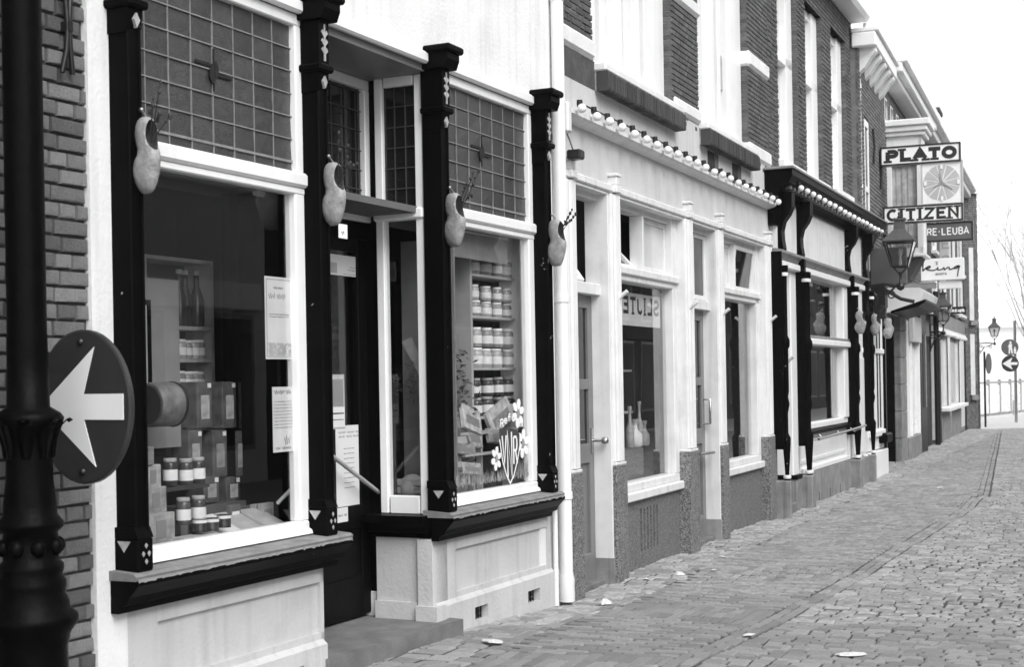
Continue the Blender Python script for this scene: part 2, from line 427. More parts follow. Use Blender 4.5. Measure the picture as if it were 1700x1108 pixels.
# ---- stroke lettering: glyphs as strokes in a unit box, cut as thin raised shapes
def arc(cx,cy,rx,ry,a0,a1,n=14): return [(cx+rx*math.cos(math.radians(a0+(a1-a0)*i/n)), cy+ry*math.sin(math.radians(a0+(a1-a0)*i/n))) for i in range(n+1)]
GL = {
 'P': [[(.2,0),(.2,1)],[(.2,1),(.65,1)]+arc(.65,.73,.3,.27,90,-90)+[(.2,.46)]], 'L': [[(.2,1),(.2,0),(.95,0)]],
 'A': [[(.02,0),(.5,1),(.98,0)],[(.22,.33),(.78,.33)]], 'T': [[(0,1),(1,1)],[(.5,1),(.5,0)]], 'O': [arc(.5,.5,.46,.5,0,360,24)],
 'C': [arc(.52,.5,.46,.5,48,312,20)], 'I': [[(.5,0),(.5,1)]], 'Z': [[(.05,1),(.95,1),(.05,0),(.95,0)]], 'E': [[(.95,1),(.15,1),(.15,0),(.95,0)],[(.15,.52),(.8,.52)]],
 'N': [[(.1,0),(.1,1),(.9,0),(.9,1)]], 'R': [[(.15,0),(.15,1)],[(.15,1),(.65,1)]+arc(.65,.75,.27,.25,90,-90)+[(.15,.5)],[(.55,.5),(.95,0)]],
 'U': [[(.1,1),(.1,.35)]+arc(.5,.35,.4,.35,180,360)+[(.9,1)]], 'B': [[(.15,0),(.15,1)],[(.15,1),(.6,1)]+arc(.6,.77,.27,.23,90,-90)+[(.15,.54)],[(.6,.54)]+arc(.6,.27,.33,.27,90,-90)+[(.15,0)]],
 'V': [[(.02,1),(.5,0),(.98,1)]], 'F': [[(.15,0),(.15,1),(.95,1)],[(.15,.52),(.8,.52)]], 'S': [arc(.5,.75,.4,.25,20,270,12)+arc(.5,.25,.42,.25,90,-160,12)],
 'H': [[(.1,0),(.1,1)],[(.9,0),(.9,1)],[(.1,.5),(.9,.5)]], 'J': [[(.8,1),(.8,.3)]+arc(.45,.3,.35,.3,0,-160)], 'n': [[(.15,0),(.15,.65)],arc(.5,.35,.35,.3,160,0)+[(.85,0)]],
 'e': [[(.12,.33),(.88,.33)]+arc(.5,.33,.38,.33,0,310,16)], 'k': [[(.15,0),(.15,1)],[(.8,.65),(.15,.28)],[(.35,.4),(.85,0)]], 'i': [[(.5,0),(.5,.6)],[(.5,.78),(.5,.86)]],
 't': [[(.45,.9),(.45,.1),(.7,0)],[(.1,.62),(.8,.62)]], '-': [[(.25,.5),(.75,.5)]], '.': [[(.4,.5),(.6,.5)]], ' ': [], 'r': [[(.2,0),(.2,.65)],arc(.55,.3,.35,.33,150,60)], 'o':[arc(.5,.33,.36,.33,0,360,18)],
 'f': [[(.35,0),(.35,.8)]+arc(.6,.8,.25,.2,180,60),[(.05,.6),(.75,.6)]], 'm': [[(.08,0),(.08,.65)],arc(.28,.4,.2,.25,170,0)+[(.48,0)],arc(.68,.4,.2,.25,170,0)+[(.88,0)]],
}
SERIF = {'P':[(.2,0)],'L':[(.2,1)],'A':[(.02,0),(.98,0)],'T':[(.5,0)],'I':[(.5,0),(.5,1)],'N':[(.1,0),(.1,1),(.9,1)]}
def stroke(mb, pts, t, put, lift):
    """flat ribbon along pts, put((x,y),h) -> 3D"""
    P = [Vector(p) for p in pts]
    closed = (P[0]-P[-1]).length < 1e-6 and len(P) > 3
    L, Rr = [], []
    for i, p in enumerate(P):
        a = P[i-1] if i else (P[-2] if closed else None); b = P[i+1] if i < len(P)-1 else (P[1] if closed else None)
        d1 = (p-a).normalized() if a is not None else None; d2 = (b-p).normalized() if b is not None else None
        d1 = d1 if d1 is not None else d2; d2 = d2 if d2 is not None else d1
        n1, n2 = Vector((-d1.y,d1.x)), Vector((-d2.y,d2.x)); m = n1+n2
        m = m.normalized() if m.length > 1e-3 else n1
        k = min(1/max(.35, m.dot(n1)), 2.0); q = p
        if not closed and i == 0: q = p - d2*t*.0
        L.append(q+m*t/2*k); Rr.append(q-m*t/2*k)
    V = [put(p,lift) for p in L]+[put(p,lift) for p in Rr]; n = len(L)
    V += [put(p,0) for p in L]+[put(p,0) for p in Rr]
    Fs = []
    for i in range(n-1):
        Fs += [(i,i+1,n+i+1,n+i),(i,2*n+i,2*n+i+1,i+1),(n+i,n+i+1,3*n+i+1,3*n+i)]
    mb.add(V, Fs)
def letters(name, text, w, h, t, put, m, parent, lift=0.004, serif=0.0, widths=None, **kw):
    """one mesh per letter, laid left to right into a box w x h"""
    ws = [(widths or {}).get(c, .45 if c in 'Ii.-' else 1.0) for c in text]; gap = .22
    tot = sum(ws)+gap*(len(ws)-1); x = 0; res = []
    for c, cw in zip(text, ws):
        mb = MB(); sx = w/tot; k = 0
        P2 = lambda p,lf,x=x,cw=cw: put((x+p.x*cw)*sx, p.y*h, lf)
        for st in GL[c]:
            k += 1
            stroke_scaled(mb, st, t, cw*sx, h, x*sx, put, lift+k*.0004)
        if serif:
            for (px,py) in SERIF.get(c,[]):
                k += 1; hw = serif/2
                X = x*sx+px*cw*sx; Yy = py*h + (t*.2 if py<.5 else -t*.2)
                stroke(mb, [(X-hw,Yy),(X+hw,Yy)], t*.55, lambda p,lf: put(p.x,p.y,lf), lift+k*.0004)
        if mb.v: res.append(mb.build(name, m, parent, **kw))
        x += cw+gap
    return res
def stroke_scaled(mb, pts, t, sx, sy, ox, put, lift):
    Q = []
    for p in pts:
        q = (ox+p[0]*sx, t*.5+p[1]*(sy-t))
        if not Q or (Vector(Q[-1])-Vector(q)).length > 1e-5: Q.append(q)
    stroke(mb, Q, t, lambda p,lf: put(p.x,p.y,lf), lift)

def proj(p):
    X, Y, Z = p[0], p[1], p[2]-EYE
    if Y < .3: return (-1e5,-1e5)
    x, y = F_PX*X/Y, YH-F_PX*Z/Y
    return 850+x+ROLL*y, 554+y-ROLL*x

# ------------------------------------------------------------------ ground, street bed, paving
g = MB(); g.add([(-900,-300,-.06),(900,-300,-.06),(900,1500,-.06),(-900,1500,-.06)], [(0,1,2,3)])
g.build('ground', 'pale_pavement', None, kind='structure', label='pale open ground beyond the end of the street')
street = FB.thing('street_pavement'); tag(street, 'brick and sett paved street running past the shops', kind='structure')
def unit_paver(seed, c=.07):
    r = random.Random(seed); j = lambda a: r.uniform(-a,a)
    b = MB()
    V = [(c+j(.04),c+j(.04),j(.04)),(1-c+j(.04),c+j(.04),j(.04)),(1-c+j(.04),1-c+j(.04),j(.04)),(c+j(.04),1-c+j(.04),j(.04)),
         (j(.02),j(.02),-.14),(1+j(.02),j(.02),-.14),(1+j(.02),1+j(.02),-.14),(j(.02),1+j(.02),-.14),(0,0,-1),(1,0,-1),(1,1,-1),(0,1,-1)]
    b.add(V, [(0,1,2,3),(4,5,1,0),(5,6,2,1),(6,7,3,2),(7,4,0,3),(8,9,5,4),(9,10,6,5),(10,11,7,6),(11,8,4,7)])
    return b.mesh('paver')
UP = [unit_paver(k,.05) for k in range(8)]; US = [unit_paver(k+50, .10) for k in range(8)]
for me in UP: me.materials.append(MATS['paver'])
for me in US: me.materials.append(MATS['sett'])
def border(s):
    if s < 8.5: return 1.42+.04*min(max(s+3,0),9)+.02*math.sin(s*1.1)
    return max(.12, 1.85-(s-8.5)*.074)
def dip(s, d): return .007*math.sin(s*2.1+d*1.7)+.006*math.sin(s*.9-d*3.1+1)+.004*math.sin(s*5.3+d*4)
bed = MB(); NS, ND = 330, 40; V, Fc = [], []
for i in range(NS+1):
    s = -9+40.4*i/NS
    for j in range(ND+1):
        d = .62-6.4*j/ND; V.append((s, d, ground_z(s)+dip(s,d)-.011))
for i in range(NS):
    for j in range(ND):
        q = i*(ND+1)+j; Fc.append((q,q+1,q+ND+2,q+ND+1))
bed.add(V, Fc, True); bed.build('joint_bed', 'joint_sand', street)
bed = MB(); V = []
for i in range(151):
    s = -9+40.4*i/150
    for d in (3.0, -10.6): V.append((s, d, ground_z(s)-.045))
bed.add(V, [(2*i,2*i+1,2*i+3,2*i+2) for i in range(150)]); bed.build('street_base', 'sett', street)
pav, sett = [], []
# strip of worn setts against the fronts
s = -6.0
while s < 31.5:
    ds = random.uniform(.09,.13); d = .55
    while d > -.30:
        dd = random.uniform(.12,.19); sett.append((s, d-dd, ds-.013, dd-.013, .0)); d -= dd
    s += ds
# line of long bricks
s = -6.0
while s < 31.5:
    pav.append((s, -.375, .205, .062, 0)); s += .216
# pavement bricks in courses across
s, k = -6.0, 0
while s < 31.5:
    b = border(s); band = (k % 26) in (0,1,2)
    if band:
        d = -.385 - random.uniform(0,.05); ds = .2
        while d-.07 > -b+.01:
            pav.append((s, d-.066, .193, .066, .0)); d -= .0705
        if d+b > .02: pav.append((s, -b+.002, .193, d+b-.006, .0))
        s += ds+.008
    else:
        d = -.385 - (0 if k%2 else .1); ds = .064
        d0 = -.385
        while d > -b+.02:
            a = min(.2, d+b-.004)
            if a > .025: pav.append((s, d-a+.003, ds-.003, a-.005, 0))
            d -= .206
        s += ds+.004
    k += 1
# two long rows that part pavement and road
for row in (0,1):
    s = -6.0 + row*.1
    while s < 31:
        b = border(s+.1); slope = (border(s+.2)-border(s))/.2
        pav.append((s, -b-.07*(row+1), .204, .060, -math.atan(slope))); s += .213
# road setts
s = -6.0
while s < 31.8:
    ds = random.uniform(.082,.118); d = -border(s+.05)-.143-random.uniform(0,.006)
    while d > -5.6:
        dd = random.uniform(.085,.175); sett.append((s+random.uniform(-.012,.012), d-dd, ds-.013, dd-.013, random.uniform(-.06,.06))); d -= dd
    s += ds
def lay_paving(items, unit, m, name, prefer):
    vis, rest = [], []
    for it in items:
        c = FB.w(it[0]+it[2]/2, it[1]+it[3]/2, ground_z(it[0])); px, py = proj(c)
        if px > 2300 or py > 1500 or px < -400: continue
        (vis if (-5 < px < 1690 and py < 1112 and c.y > 1) else rest).append((c.y, it))
    vis.sort(key=lambda t: t[0]); single, rest = vis[:300], vis[300:]+rest
    for _, (s,d,ls,ld,r) in single:
        o = bpy.data.objects.new(name, random.choice(unit)); COL.objects.link(o); o.parent = street
        o.location = (s, d, ground_z(s)+dip(s,d)+random.uniform(-.0015,.0015)*(1 if prefer=='p' else 2.5)); o.scale = (ls, ld, .05); o.rotation_euler = (random.uniform(-.012,.012), random.uniform(-.012,.012), r)
    mb = MB()
    for _, (s,d,ls,ld,r) in rest:
        z = ground_z(s)+dip(s,d)+random.uniform(-.0015,.0015)*(1 if prefer=='p' else 2.5); c = min(.005, ls*.12) if prefer=='p' else min(.011, ls*.14)
        j = lambda: random.uniform(-.004,.004) if prefer == 's' else 0.0
        cr, sr = math.cos(r), math.sin(r)
        P = lambda x,y,zz: (s+x*cr-y*sr, d+x*sr+y*cr, z+zz)
        jj = [j() for _ in range(8)]; tl = [random.uniform(-.003,.003) for _ in range(4)]
        mb.add([P(c,c,tl[0]),P(ls-c,c,tl[1]),P(ls-c,ld-c,tl[2]),P(c,ld-c,tl[3]),P(jj[0],jj[1],-.008),P(ls+jj[2],jj[3],-.008),P(ls+jj[4],ld+jj[5],-.008),P(jj[6],ld+jj[7],-.008),
                P(0,0,-.03),P(ls,0,-.03),P(ls,ld,-.03),P(0,ld,-.03)],
               [(0,1,2,3),(4,5,1,0),(5,6,2,1),(6,7,3,2),(7,4,0,3),(8,9,5,4),(9,10,6,5),(10,11,7,6),(11,8,4,7)])
    mb.build(name+'_field', m, street, kind='stuff')
lay_paving(pav, UP, 'paver', 'paving_brick', 'p')
lay_paving(sett, US, 'sett', 'sett', 's')

# ================================================================== A: the white corner shop
a = FA
shop = a.thing('white_shop', 'white plastered shop with black pilasters and leaded top lights, nearest house', 'shop')
uL, uW = a.U(149,300), a.U(196,300)          # plaster strip left of the first pilaster
UC = [a.U(226,400,-.1), a.U(538,400,-.1), a.U(738,300,-.1), a.U(909,350,-.1)]
R_L, R_R = UC[1]+.06, UC[2]-.005             # the door recess
U_END = -.06
z_rail, z_sill = a.Z(246,908,.02), a.Z(249,940,0)
# plaster: left strip, upper wall, end strip
w = MB()
w.box(uL, UC[0]+.02, 0, .35, 0, 5.6)
w.box(UC[0]+.02, -.03, -.02, .30, 3.56, 5.6)
w.build('plaster_wall', 'white_plaster', shop)
BOX('fascia_moulding', 'white_paint', shop, UC[0]+.02, UC[3]+.1, -.045, 0, 3.50, 3.57, .012)
BOX('string_course', 'white_plaster', shop, UC[0]+.02, UC[3]+.12, -.06, -.02, 4.42, 4.52, .02)
BOX('recess_soffit', 'grey_paint', shop, UC[0], U_END, .0, 1.0, 3.46, 3.52)
MB().box(UC[3]+.03, .12, 0.01, .3, 0, 3.56).build('end_strip', 'white_plaster', shop)
# bulkheads with sunk panels, and plinth
def bulkhead(u0, u1, pu0, pu1, pz0, pz1):
    b = MB()
    b.box(u0, pu0, 0, .3, .2, .66); b.box(pu1, u1, 0, .3, .2, .66); b.box(pu0, pu1, 0, .3, .2, pz0); b.box(pu0, pu1, 0, .3, pz1, .66)
    b.build('bulkhead', 'bulkhead_dirt_shade', shop)
    BOX('sunk_panel', 'bulkhead_dirt_shade', shop, pu0-.004, pu1+.004, .022, .2, pz0-.004, pz1+.004)
bulkhead(UC[0]-.05+.07, R_L+.0, a.U(262,1030), a.U(537,965), .30, .565)
bulkhead(R_R-.0, U_END, a.U(757,905), a.U(908,880), .30, .565)
def plinth(u0, u1, vents):
    p = MB(); zt = .243; x = u0
    for (v0,v1,vz0,vz1) in vents:
        p.box(x, v0, -.03, .3, -.05, zt); p.box(v0, v1, -.03, .3, -.05, vz0); p.box(v0, v1, -.03, .3, vz1, zt); p.box(v0,v1,.06,.3,vz0,vz1); x = v1
    p.box(x, u1, -.03, .3, -.05, zt)
    p.prism_x([(-.03,zt-.001),(0.002,zt-.001),(0.002,zt+.025)], u0, u1)
    p.build('plinth', 'bulkhead_dirt_shade', shop)
    for (v0,v1,vz0,vz1) in vents:
        gmb = MB()
        for i in range(5):
            x = v0+(v1-v0)*(i+.5)/5; gmb.box(x-.004,x+.004,.012,.018,vz0,vz1)
        for i in range(3):
            z = vz0+(vz1-vz0)*(i+.5)/3; gmb.box(v0,v1,.020,.025,z-.004,z+.004)
        gmb.build('vent_grille', 'iron', shop); BOX('vent_back','room_dark',shop,v0,v1,.05,.058,vz0,vz1)
def vent(px0,py0,px1,py1):
    u0, z0 = a.at(px0,py1,-.03); u1, z1 = a.at(px1,py0,-.03); return (u0,u1,z0,z1)
plinth(uL, R_L+.015, [(a.U(460,1100,-.03), a.U(505,1100,-.03), .10, .17)])
plinth(R_R-.02, U_END+.01, [(a.U(789,1020,-.03),a.U(811,1020,-.03),.085,.175),(a.U(877,990,-.03),a.U(897,990,-.03),.075,.165)])
# sills: worn stone slab on a black moulded board
def sill(u0, u1, name='sill'):
    t = z_sill
    MB().prism_x([(-.14,t-.030),(-.145,t-.012),(-.13,t),(.05,t+.014),(.05,t-.03)], u0-.03, u1).build(name, 'chipped_stone', shop)
    m = MB(); m.prism_x([(-.150,t-.032),(.0,t-.032),(.0,.645),(-.045,.645),(-.055,.675),(-.085,.685),(-.10,.715),(-.135,t-.065),(-.150,t-.05)], u0-.022, u1-.008)
    o = m.build('sill_moulding', 'black_paint', shop)
    # flaked paint along the nose
    fl = MB(); x = u0-.02; R1, R2 = [], []
    while x < u1-.005:
        q = t-.031-random.choice((.0,.001,.003,.006,.010))*random.uniform(.3,1)
        R1.append((x,-.1525,q)); R2.append((x,-.1465,t-.022)); x += random.uniform(.006,.03)
    nn = len(R1); fl.add(R1+R2,[(i,i+1,nn+i+1,nn+i) for i in range(nn-1)])
    fl.build('flaked_edge', 'chipped_stone', o)
sill(UC[0]-.06, R_L+.10); sill(R_R-.03, UC[3]+.11)
# pilasters
def pilaster(uc, z0):
    p = shop
    h = .036; top = 3.60
    sh = MB(); sh.box(uc-h, uc+h, -.105, .03, z0, top-.02, .006)
    sh.tube([(uc+h-.004,-.108,z0+.16),(uc+h-.004,-.108,3.14)], .007, 8)
    o = sh.build('pilaster', 'black_paint', p)
    bs = MB(); bs.box(uc-h-.014, uc+h+.014, -.125, .03, z0+.002, z0+.145, .008)
    bs.prism_x([(-.125,z0+.143),(-.105,z0+.19),(.03,z0+.19),(.03,z0+.143)], uc-h-.014, uc+h+.014)
    b = bs.build('pilaster_base', 'black_paint', o)
    dm = MB()
    for (dx,dz) in ((0,.112),(-.018,.078),(.018,.078),(0,.045)):
        dm.prism_y([(uc+dx-.010,z0+dz),(uc+dx,z0+dz-.014),(uc+dx+.010,z0+dz),(uc+dx,z0+dz+.011)], -.1275, -.120)
    dm.build('painted_diamonds', 'faded_paint', b)
    tr = MB(); tr.prism_x([(-.085,z0+.132),(-.015,z0+.132),(-.05,z0+.085)], uc-h-.0165, uc-h-.012); tr.build('painted_triangle', 'faded_paint', b)
    # necking and cap
    cp = MB()
    cp.box(uc-h-.010, uc+h+.010, -.122, .03, 3.24, 3.47, .004)
    cp.box(uc-h-.028, uc+h+.028, -.142, .03, 3.205, 3.245, .010)
    cp.prism_x([(-.155,3.47),(-.175,3.52),(-.175,3.56),(.03,3.56),(.03,3.47)], uc-h-.038, uc+h+.038)
    cp.box(uc-h-.060, uc+h+.060, -.20, .03, 3.56, 3.605, .012)
    cp.prism_x([(-.118,3.205),(-.112,3.13),(-.100,3.10),(.0,3.10),(.0,3.205)], uc-h-.008, uc+h+.008)
    c = cp.build('capital', 'black_paint', o)
    lf = MB()
    for s in (-1,1):
        for k in range(3):
            z = 3.30+.045*k; lf.prism_y([(uc,z-.012),(uc+s*.030,z+.016),(uc+s*.018,z+.03),(uc,z+.008)], -.1265, -.119)
    lf.prism_y([(uc-.007,3.26),(uc+.007,3.26),(uc+.004,3.45),(uc-.004,3.45)], -.1275, -.12)
    lf.prism_y([(uc-.02,3.155),(uc,3.12),(uc+.02,3.155),(uc,3.185)], -.126, -.105)
    lf.build('carved_leaf', 'faded_paint', c)
for k, uc in enumerate(UC): pilaster(uc, z_sill)

# display windows
def display_window(u0, u1, name):
    # outer frame, bottom rail, transom bar, top rail
    fr = MB()
    fr.box(u0, u1, -.012, .06, z_sill+.016, z_rail, .008)
    fr.prism_x([(-.035,z_sill+.016),(-.03,z_sill+.034),(-.012,z_sill+.045),(.0,z_sill+.045),(.0,z_sill+.016)], u0, u1)
    fr.box(u0, u0+.055, -.008, .06, z_rail, 2.58, .006); fr.box(u1-.085, u1, -.008, .06, z_rail, 2.58, .006)
    win = fr.build(name, 'white_paint', shop)
    br = MB(); br.box(u0, u1+.012, -.03, .06, 2.608, 2.685, .014); br.box(u0,u1,-.012,.06,2.572,2.607,.006); br.build('transom_bar', 'white_paint', win)
    tp = MB(); tp.box(u0, u1, -.006, .05, 3.44, 3.50, .006); tp.box(u1-.06, u1, -.006, .05, 2.686, 3.44, .005); tp.box(u0,u0+.03,-.006,.05,2.686,3.44,.005); tp.build('top_frame', 'white_paint', win)
    BOX('pane', 'glass', win, u0+.05, u1-.08, .028, .031, z_rail-.01, 2.58)
    # leaded light
    x0, x1, zz0, zz1 = u0+.03, u1-.06, 2.686, 3.44
    nc = 8; cw = (x1-x0)/nc; rows = [zz0+.055+i*.1165 for i in range(7)]+[zz1]; rows = [zz0]+[r for r in rows[:-1] if r < zz1-.03]+[zz1]
    cm = MB()
    for i in range(1,nc): cm.box(x0+i*cw-.0025, x0+i*cw+.0025, .022, .034, zz0, zz1)
    for i, r in enumerate(rows[1:-1]): cm.box(x0, x1, .0195, .033, r-(.003 if i else .006), r+(.003 if i else .006))
    cm.build('lead_cames', 'lead_came', win)
    for i in range(nc):
        for j in range(len(rows)-1):
            p = MB(); q = [random.uniform(-.0035,.0035) for _ in range(4)]
            X0,X1,Z0,Z1 = x0+i*cw+.003, x0+(i+1)*cw-.003, rows[j]+.003, rows[j+1]-.003
            p.add([(X0,.027+q[0],Z0),(X1,.027+q[1],Z0),(X1,.027+q[2],Z1),(X0,.027+q[3],Z1),(X0,.036,Z0),(X1,.036,Z0),(X1,.036,Z1),(X0,.036,Z1)],[(0,1,2,3),(7,6,5,4),(0,4,5,1),(1,5,6,2),(2,6,7,3),(3,7,4,0)])
            p.build('leaded_pane', 'leaded_glass', win)
    # the little cross-and-ring in the middle
    cx, cz = x0+cw*4.0, rows[4]
    om = MB(); om.box(cx-cw*.85, cx-.012, .014, .019, cz+.012, cz+.026); om.box(cx+.012, cx+cw*.85, .014, .019, cz-.026, cz-.012)
    om.box(cx-.004,cx+.004,.014,.019,cz-.10,cz+.10)
    om.prism_y([(cx+.004+.03*math.cos(t), cz+.045*math.sin(t)) for t in [i*math.pi/8-math.pi/2 for i in range(9)]], .013, .019)
    om.prism_y([(cx-.004-.03*math.cos(t), cz-.02+.045*math.sin(t)) for t in [i*math.pi/8-math.pi/2 for i in range(9)]][::-1], .013, .019)
    om.build('ring_ornament', 'iron', win)
    return win
winL = display_window(UC[0]+.03, UC[1]-.034, 'display_window')
winR = display_window(UC[2]+.03, UC[3]-.034, 'display_window')
tag(winL, 'large left shop window with goods behind the glass'); tag(winR, 'right shop window painted with flowers and a shield')

# recess: step, door, side window
u_ret = R_R+.0
ZS = .165
st = MB(); fe = [(R_L-.02,.0),(R_L+.0,-.055),(R_L+.35,-.075),(R_L+.75,-.09),(R_R-.15,-.11),(R_R+.09,-.13),(R_R+.11,-.03)]
st.prism_z([(R_L-.02,.6),(R_L-.02,.0)]+fe[1:]+[(R_R+.0,.1),(R_R+.1,.6)], -.05, ZS)
st.build('door_step', 'stone_step', shop)
dD = .46
# back wall of the recess
uD1 = R_R+.10                      # right edge of the back wall
rb = MB(); rb.box(R_L-.1, R_L+.30, dD, dD+.06, ZS, 3.46); rb.box(uD1-.075, uD1+.05, dD-.085, dD+.06, ZS+.14, 3.46); rb.box(R_L+.30, uD1-.075, dD, dD+.06, 2.48, 2.585)
rb.build('door_surround', 'black_paint', shop)
BOX('jamb_foot', 'white_plaster', shop, uD1-.085, uD1+.055, dD-.095, dD+.05, ZS-.01, ZS+.15, .006)
d0, d1 = R_L+.30, uD1-.075
dr = MB(); dr.box(d0, d0+.12, dD+.01, dD+.05, ZS+.02, 2.48, .004); dr.box(d1-.10, d1, dD+.01, dD+.05, ZS+.02, 2.48, .004)
dr.box(d0+.12, d1-.10, dD+.01, dD+.05, ZS+.02, ZS+.26, .004); dr.box(d0+.12, d1-.10, dD+.01, dD+.05, .72, .86, .004); dr.box(d0+.12, d1-.10, dD+.01, dD+.05, 2.40, 2.48, .004)
dr.box(d0+.12, d1-.10, dD+.022, dD+.045, ZS+.26, .72)
door = dr.build('door', 'door_paint', shop)
BOX('pane', 'glass', door, d0+.11, d1-.09, dD+.028, dD+.031, .85, 2.41)
# top light over the door
tl = MB(); tl.box(d0, d1+.03, dD-.03, dD+.03, 2.586, 2.665, .006); tl.box(d1-.05, d1+.03, dD-.03, dD+.03, 2.665, 3.40, .006); tl.box(d0, d1+.03, dD-.03, dD+.03, 3.40, 3.46, .005)
tlo = tl.build('door_top_light', 'white_paint', shop)
lead = MB()
for i in range(1,7): lead.box(d0+i*.15-.003, d0+i*.15+.003, dD+.0, dD+.006, 2.665, 3.40)
for i in range(1,7): lead.box(d0, d1-.05, dD-.002, dD+.004, 2.665+i*.12-.003, 2.665+i*.12+.003)
lead.build('lead_cames', 'shield_grey', tlo); BOX('pane', 'dark_glass', tlo, d0, d1-.05, dD+.008, dD+.014, 2.665, 3.40)
# side window, square to the street
sw = MB(); y0, y1 = .045, dD-.085; zb = .80
for (ya,yb) in ((y0,y0+.05),(y1-.055,y1)): sw.box(u_ret-.01, u_ret+.06, ya, yb, zb, 3.46, .006)
sw.box(u_ret-.006, u_ret+.05, y0+.06, y1-.065, zb, zb+.11, .005); sw.box(u_ret-.03, u_ret+.06, y0-.01, y1+.01, 2.585, 2.655, .012); sw.box(u_ret-.006,u_ret+.05,y0+.06,y1-.065,3.40,3.46,.004)
swo = sw.build('side_window', 'white_paint', shop)
BOX('pane', 'glass', swo, u_ret+.02, u_ret+.023, y0+.05, y1-.05, zb+.1, 2.59); BOX('top_pane', 'dark_glass', swo, u_ret+.02, u_ret+.026, y0+.05, y1-.05, 2.65, 3.41)
lc = MB()
for i in range(1,3): lc.box(u_ret+.012,u_ret+.018,y0+.05+i*.075-.003,y0+.05+i*.075+.003,2.655,3.40)
for i in range(1,6): lc.box(u_ret+.0105,u_ret+.017,y0+.06,y1-.065,2.655+i*.125-.003,2.655+i*.125+.003)
lc.build('lead_cames','shield_grey',swo)
sb = MB(); sb.box(u_ret-.02, u_ret+.2, .1, y1+.03, ZS-.02, .66); sb.box(u_ret-.045,u_ret+.0,.11,y1+.03,ZS-.02,.27)
sb.box(u_ret-.05, u_ret+.14, -.0, .1, ZS-.02, .655); sb.box(u_ret-.075,u_ret+.05,-.04,.105,ZS-.03,.255)
sb.build('side_bulkhead', 'bulkhead_dirt_shade', shop)
MB().prism_y([(u_ret+.0,.66),(u_ret-.04,.66),(u_ret-.05,.69),(u_ret-.085,.70),(u_ret-.10,.73),(u_ret-.125,.755),(u_ret-.125,zb),(u_ret+.0,zb)], .02, y1+.06).build('side_sill','black_paint',shop)
# door furniture
bar = a.thing('push_bar_handle', 'slanting wooden push bar across the glazed shop door', 'door handle')
pA, pB = a.at(551,757,dD-.05), a.at(634,822,dD-.05)
m = MB(); m.tube([(pA[0],dD-.05,pA[1]),(pB[0],dD-.05,pB[1])], .013, 10); m.build('bar','wood_pale',bar)
m = MB(); m.tube([(pA[0],dD-.05,pA[1]),(pA[0],dD+.02,pA[1])], .009); m.tube([(pB[0],dD-.05,pB[1]),(pB[0],dD+.02,pB[1])], .009); m.build('bracket','brass',bar)
bar.parent = shop; bar.location = (0,0,0); bar.rotation_euler = (0,0,0)
for k in ('label','category'):
    if k in bar: del bar[k]
# rooms behind the glass
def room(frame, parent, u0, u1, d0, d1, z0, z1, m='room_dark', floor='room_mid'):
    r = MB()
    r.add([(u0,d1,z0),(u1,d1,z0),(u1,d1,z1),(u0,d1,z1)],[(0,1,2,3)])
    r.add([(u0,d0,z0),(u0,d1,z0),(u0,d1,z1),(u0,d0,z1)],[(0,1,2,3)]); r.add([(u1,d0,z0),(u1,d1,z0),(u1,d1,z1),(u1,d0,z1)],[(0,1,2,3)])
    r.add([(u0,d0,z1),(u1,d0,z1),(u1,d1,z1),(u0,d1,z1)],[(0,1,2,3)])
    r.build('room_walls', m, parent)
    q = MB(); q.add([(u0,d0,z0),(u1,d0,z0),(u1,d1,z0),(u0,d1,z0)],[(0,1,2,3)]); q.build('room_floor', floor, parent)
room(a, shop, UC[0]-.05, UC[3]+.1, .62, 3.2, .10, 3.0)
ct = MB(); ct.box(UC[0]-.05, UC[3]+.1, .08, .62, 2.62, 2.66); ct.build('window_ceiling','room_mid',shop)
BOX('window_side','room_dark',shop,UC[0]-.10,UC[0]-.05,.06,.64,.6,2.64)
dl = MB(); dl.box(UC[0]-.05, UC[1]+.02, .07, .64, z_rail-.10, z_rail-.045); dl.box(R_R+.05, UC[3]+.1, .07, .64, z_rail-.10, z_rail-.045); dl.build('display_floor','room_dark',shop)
BOX('recess_side_panel','black_paint',shop,R_L-.03,R_L+.0,.05,dD,.13,3.46)
# white walls that close the house
bl = MB(); bl.box(uL, U_END+.0, 3.4, 3.6, 0, 5.6); bl.build('rear_wall','white_plaster',shop)

# ---- the brick neighbour on the left
nb = a.thing('brick_neighbour_house', 'old brick house wall at the left edge beside the white strip', 'house')
BOX('mortar_wall','mortar_dark',nb,uL-3.2,uL-.004,.03,.4,-.05,5.6)
lay_bricks(nb, [(uL-.75, uL-.002, 0.02, 4.2)], 'brick_near', .012, L=.185, H=.056, joint=.013, depth=.05, singles=300, key=lambda r: -r[1]+max(0,r[3]-3.55)*3, zbase=.02)
an = MB(); ax, az = a.at(107,45,0)
an.tube([(ax-.03,-.012,az-.19),(ax-.012,-.02,az-.10),(ax-.004,-.022,az),(ax-.012,-.02,az+.10),(ax-.03,-.012,az+.2)], .011, 8)
an.tube([(ax+.03,-.012,az-.19),(ax+.012,-.02,az-.10),(ax+.004,-.022,az),(ax+.012,-.02,az+.10),(ax+.03,-.012,az+.2)], .011, 8)
an.box(ax-.012,ax+.012,-.035,.02,az-.02,az+.02)
an.build('wall_anchor','iron',nb)
ch = MB(); random.seed(5)

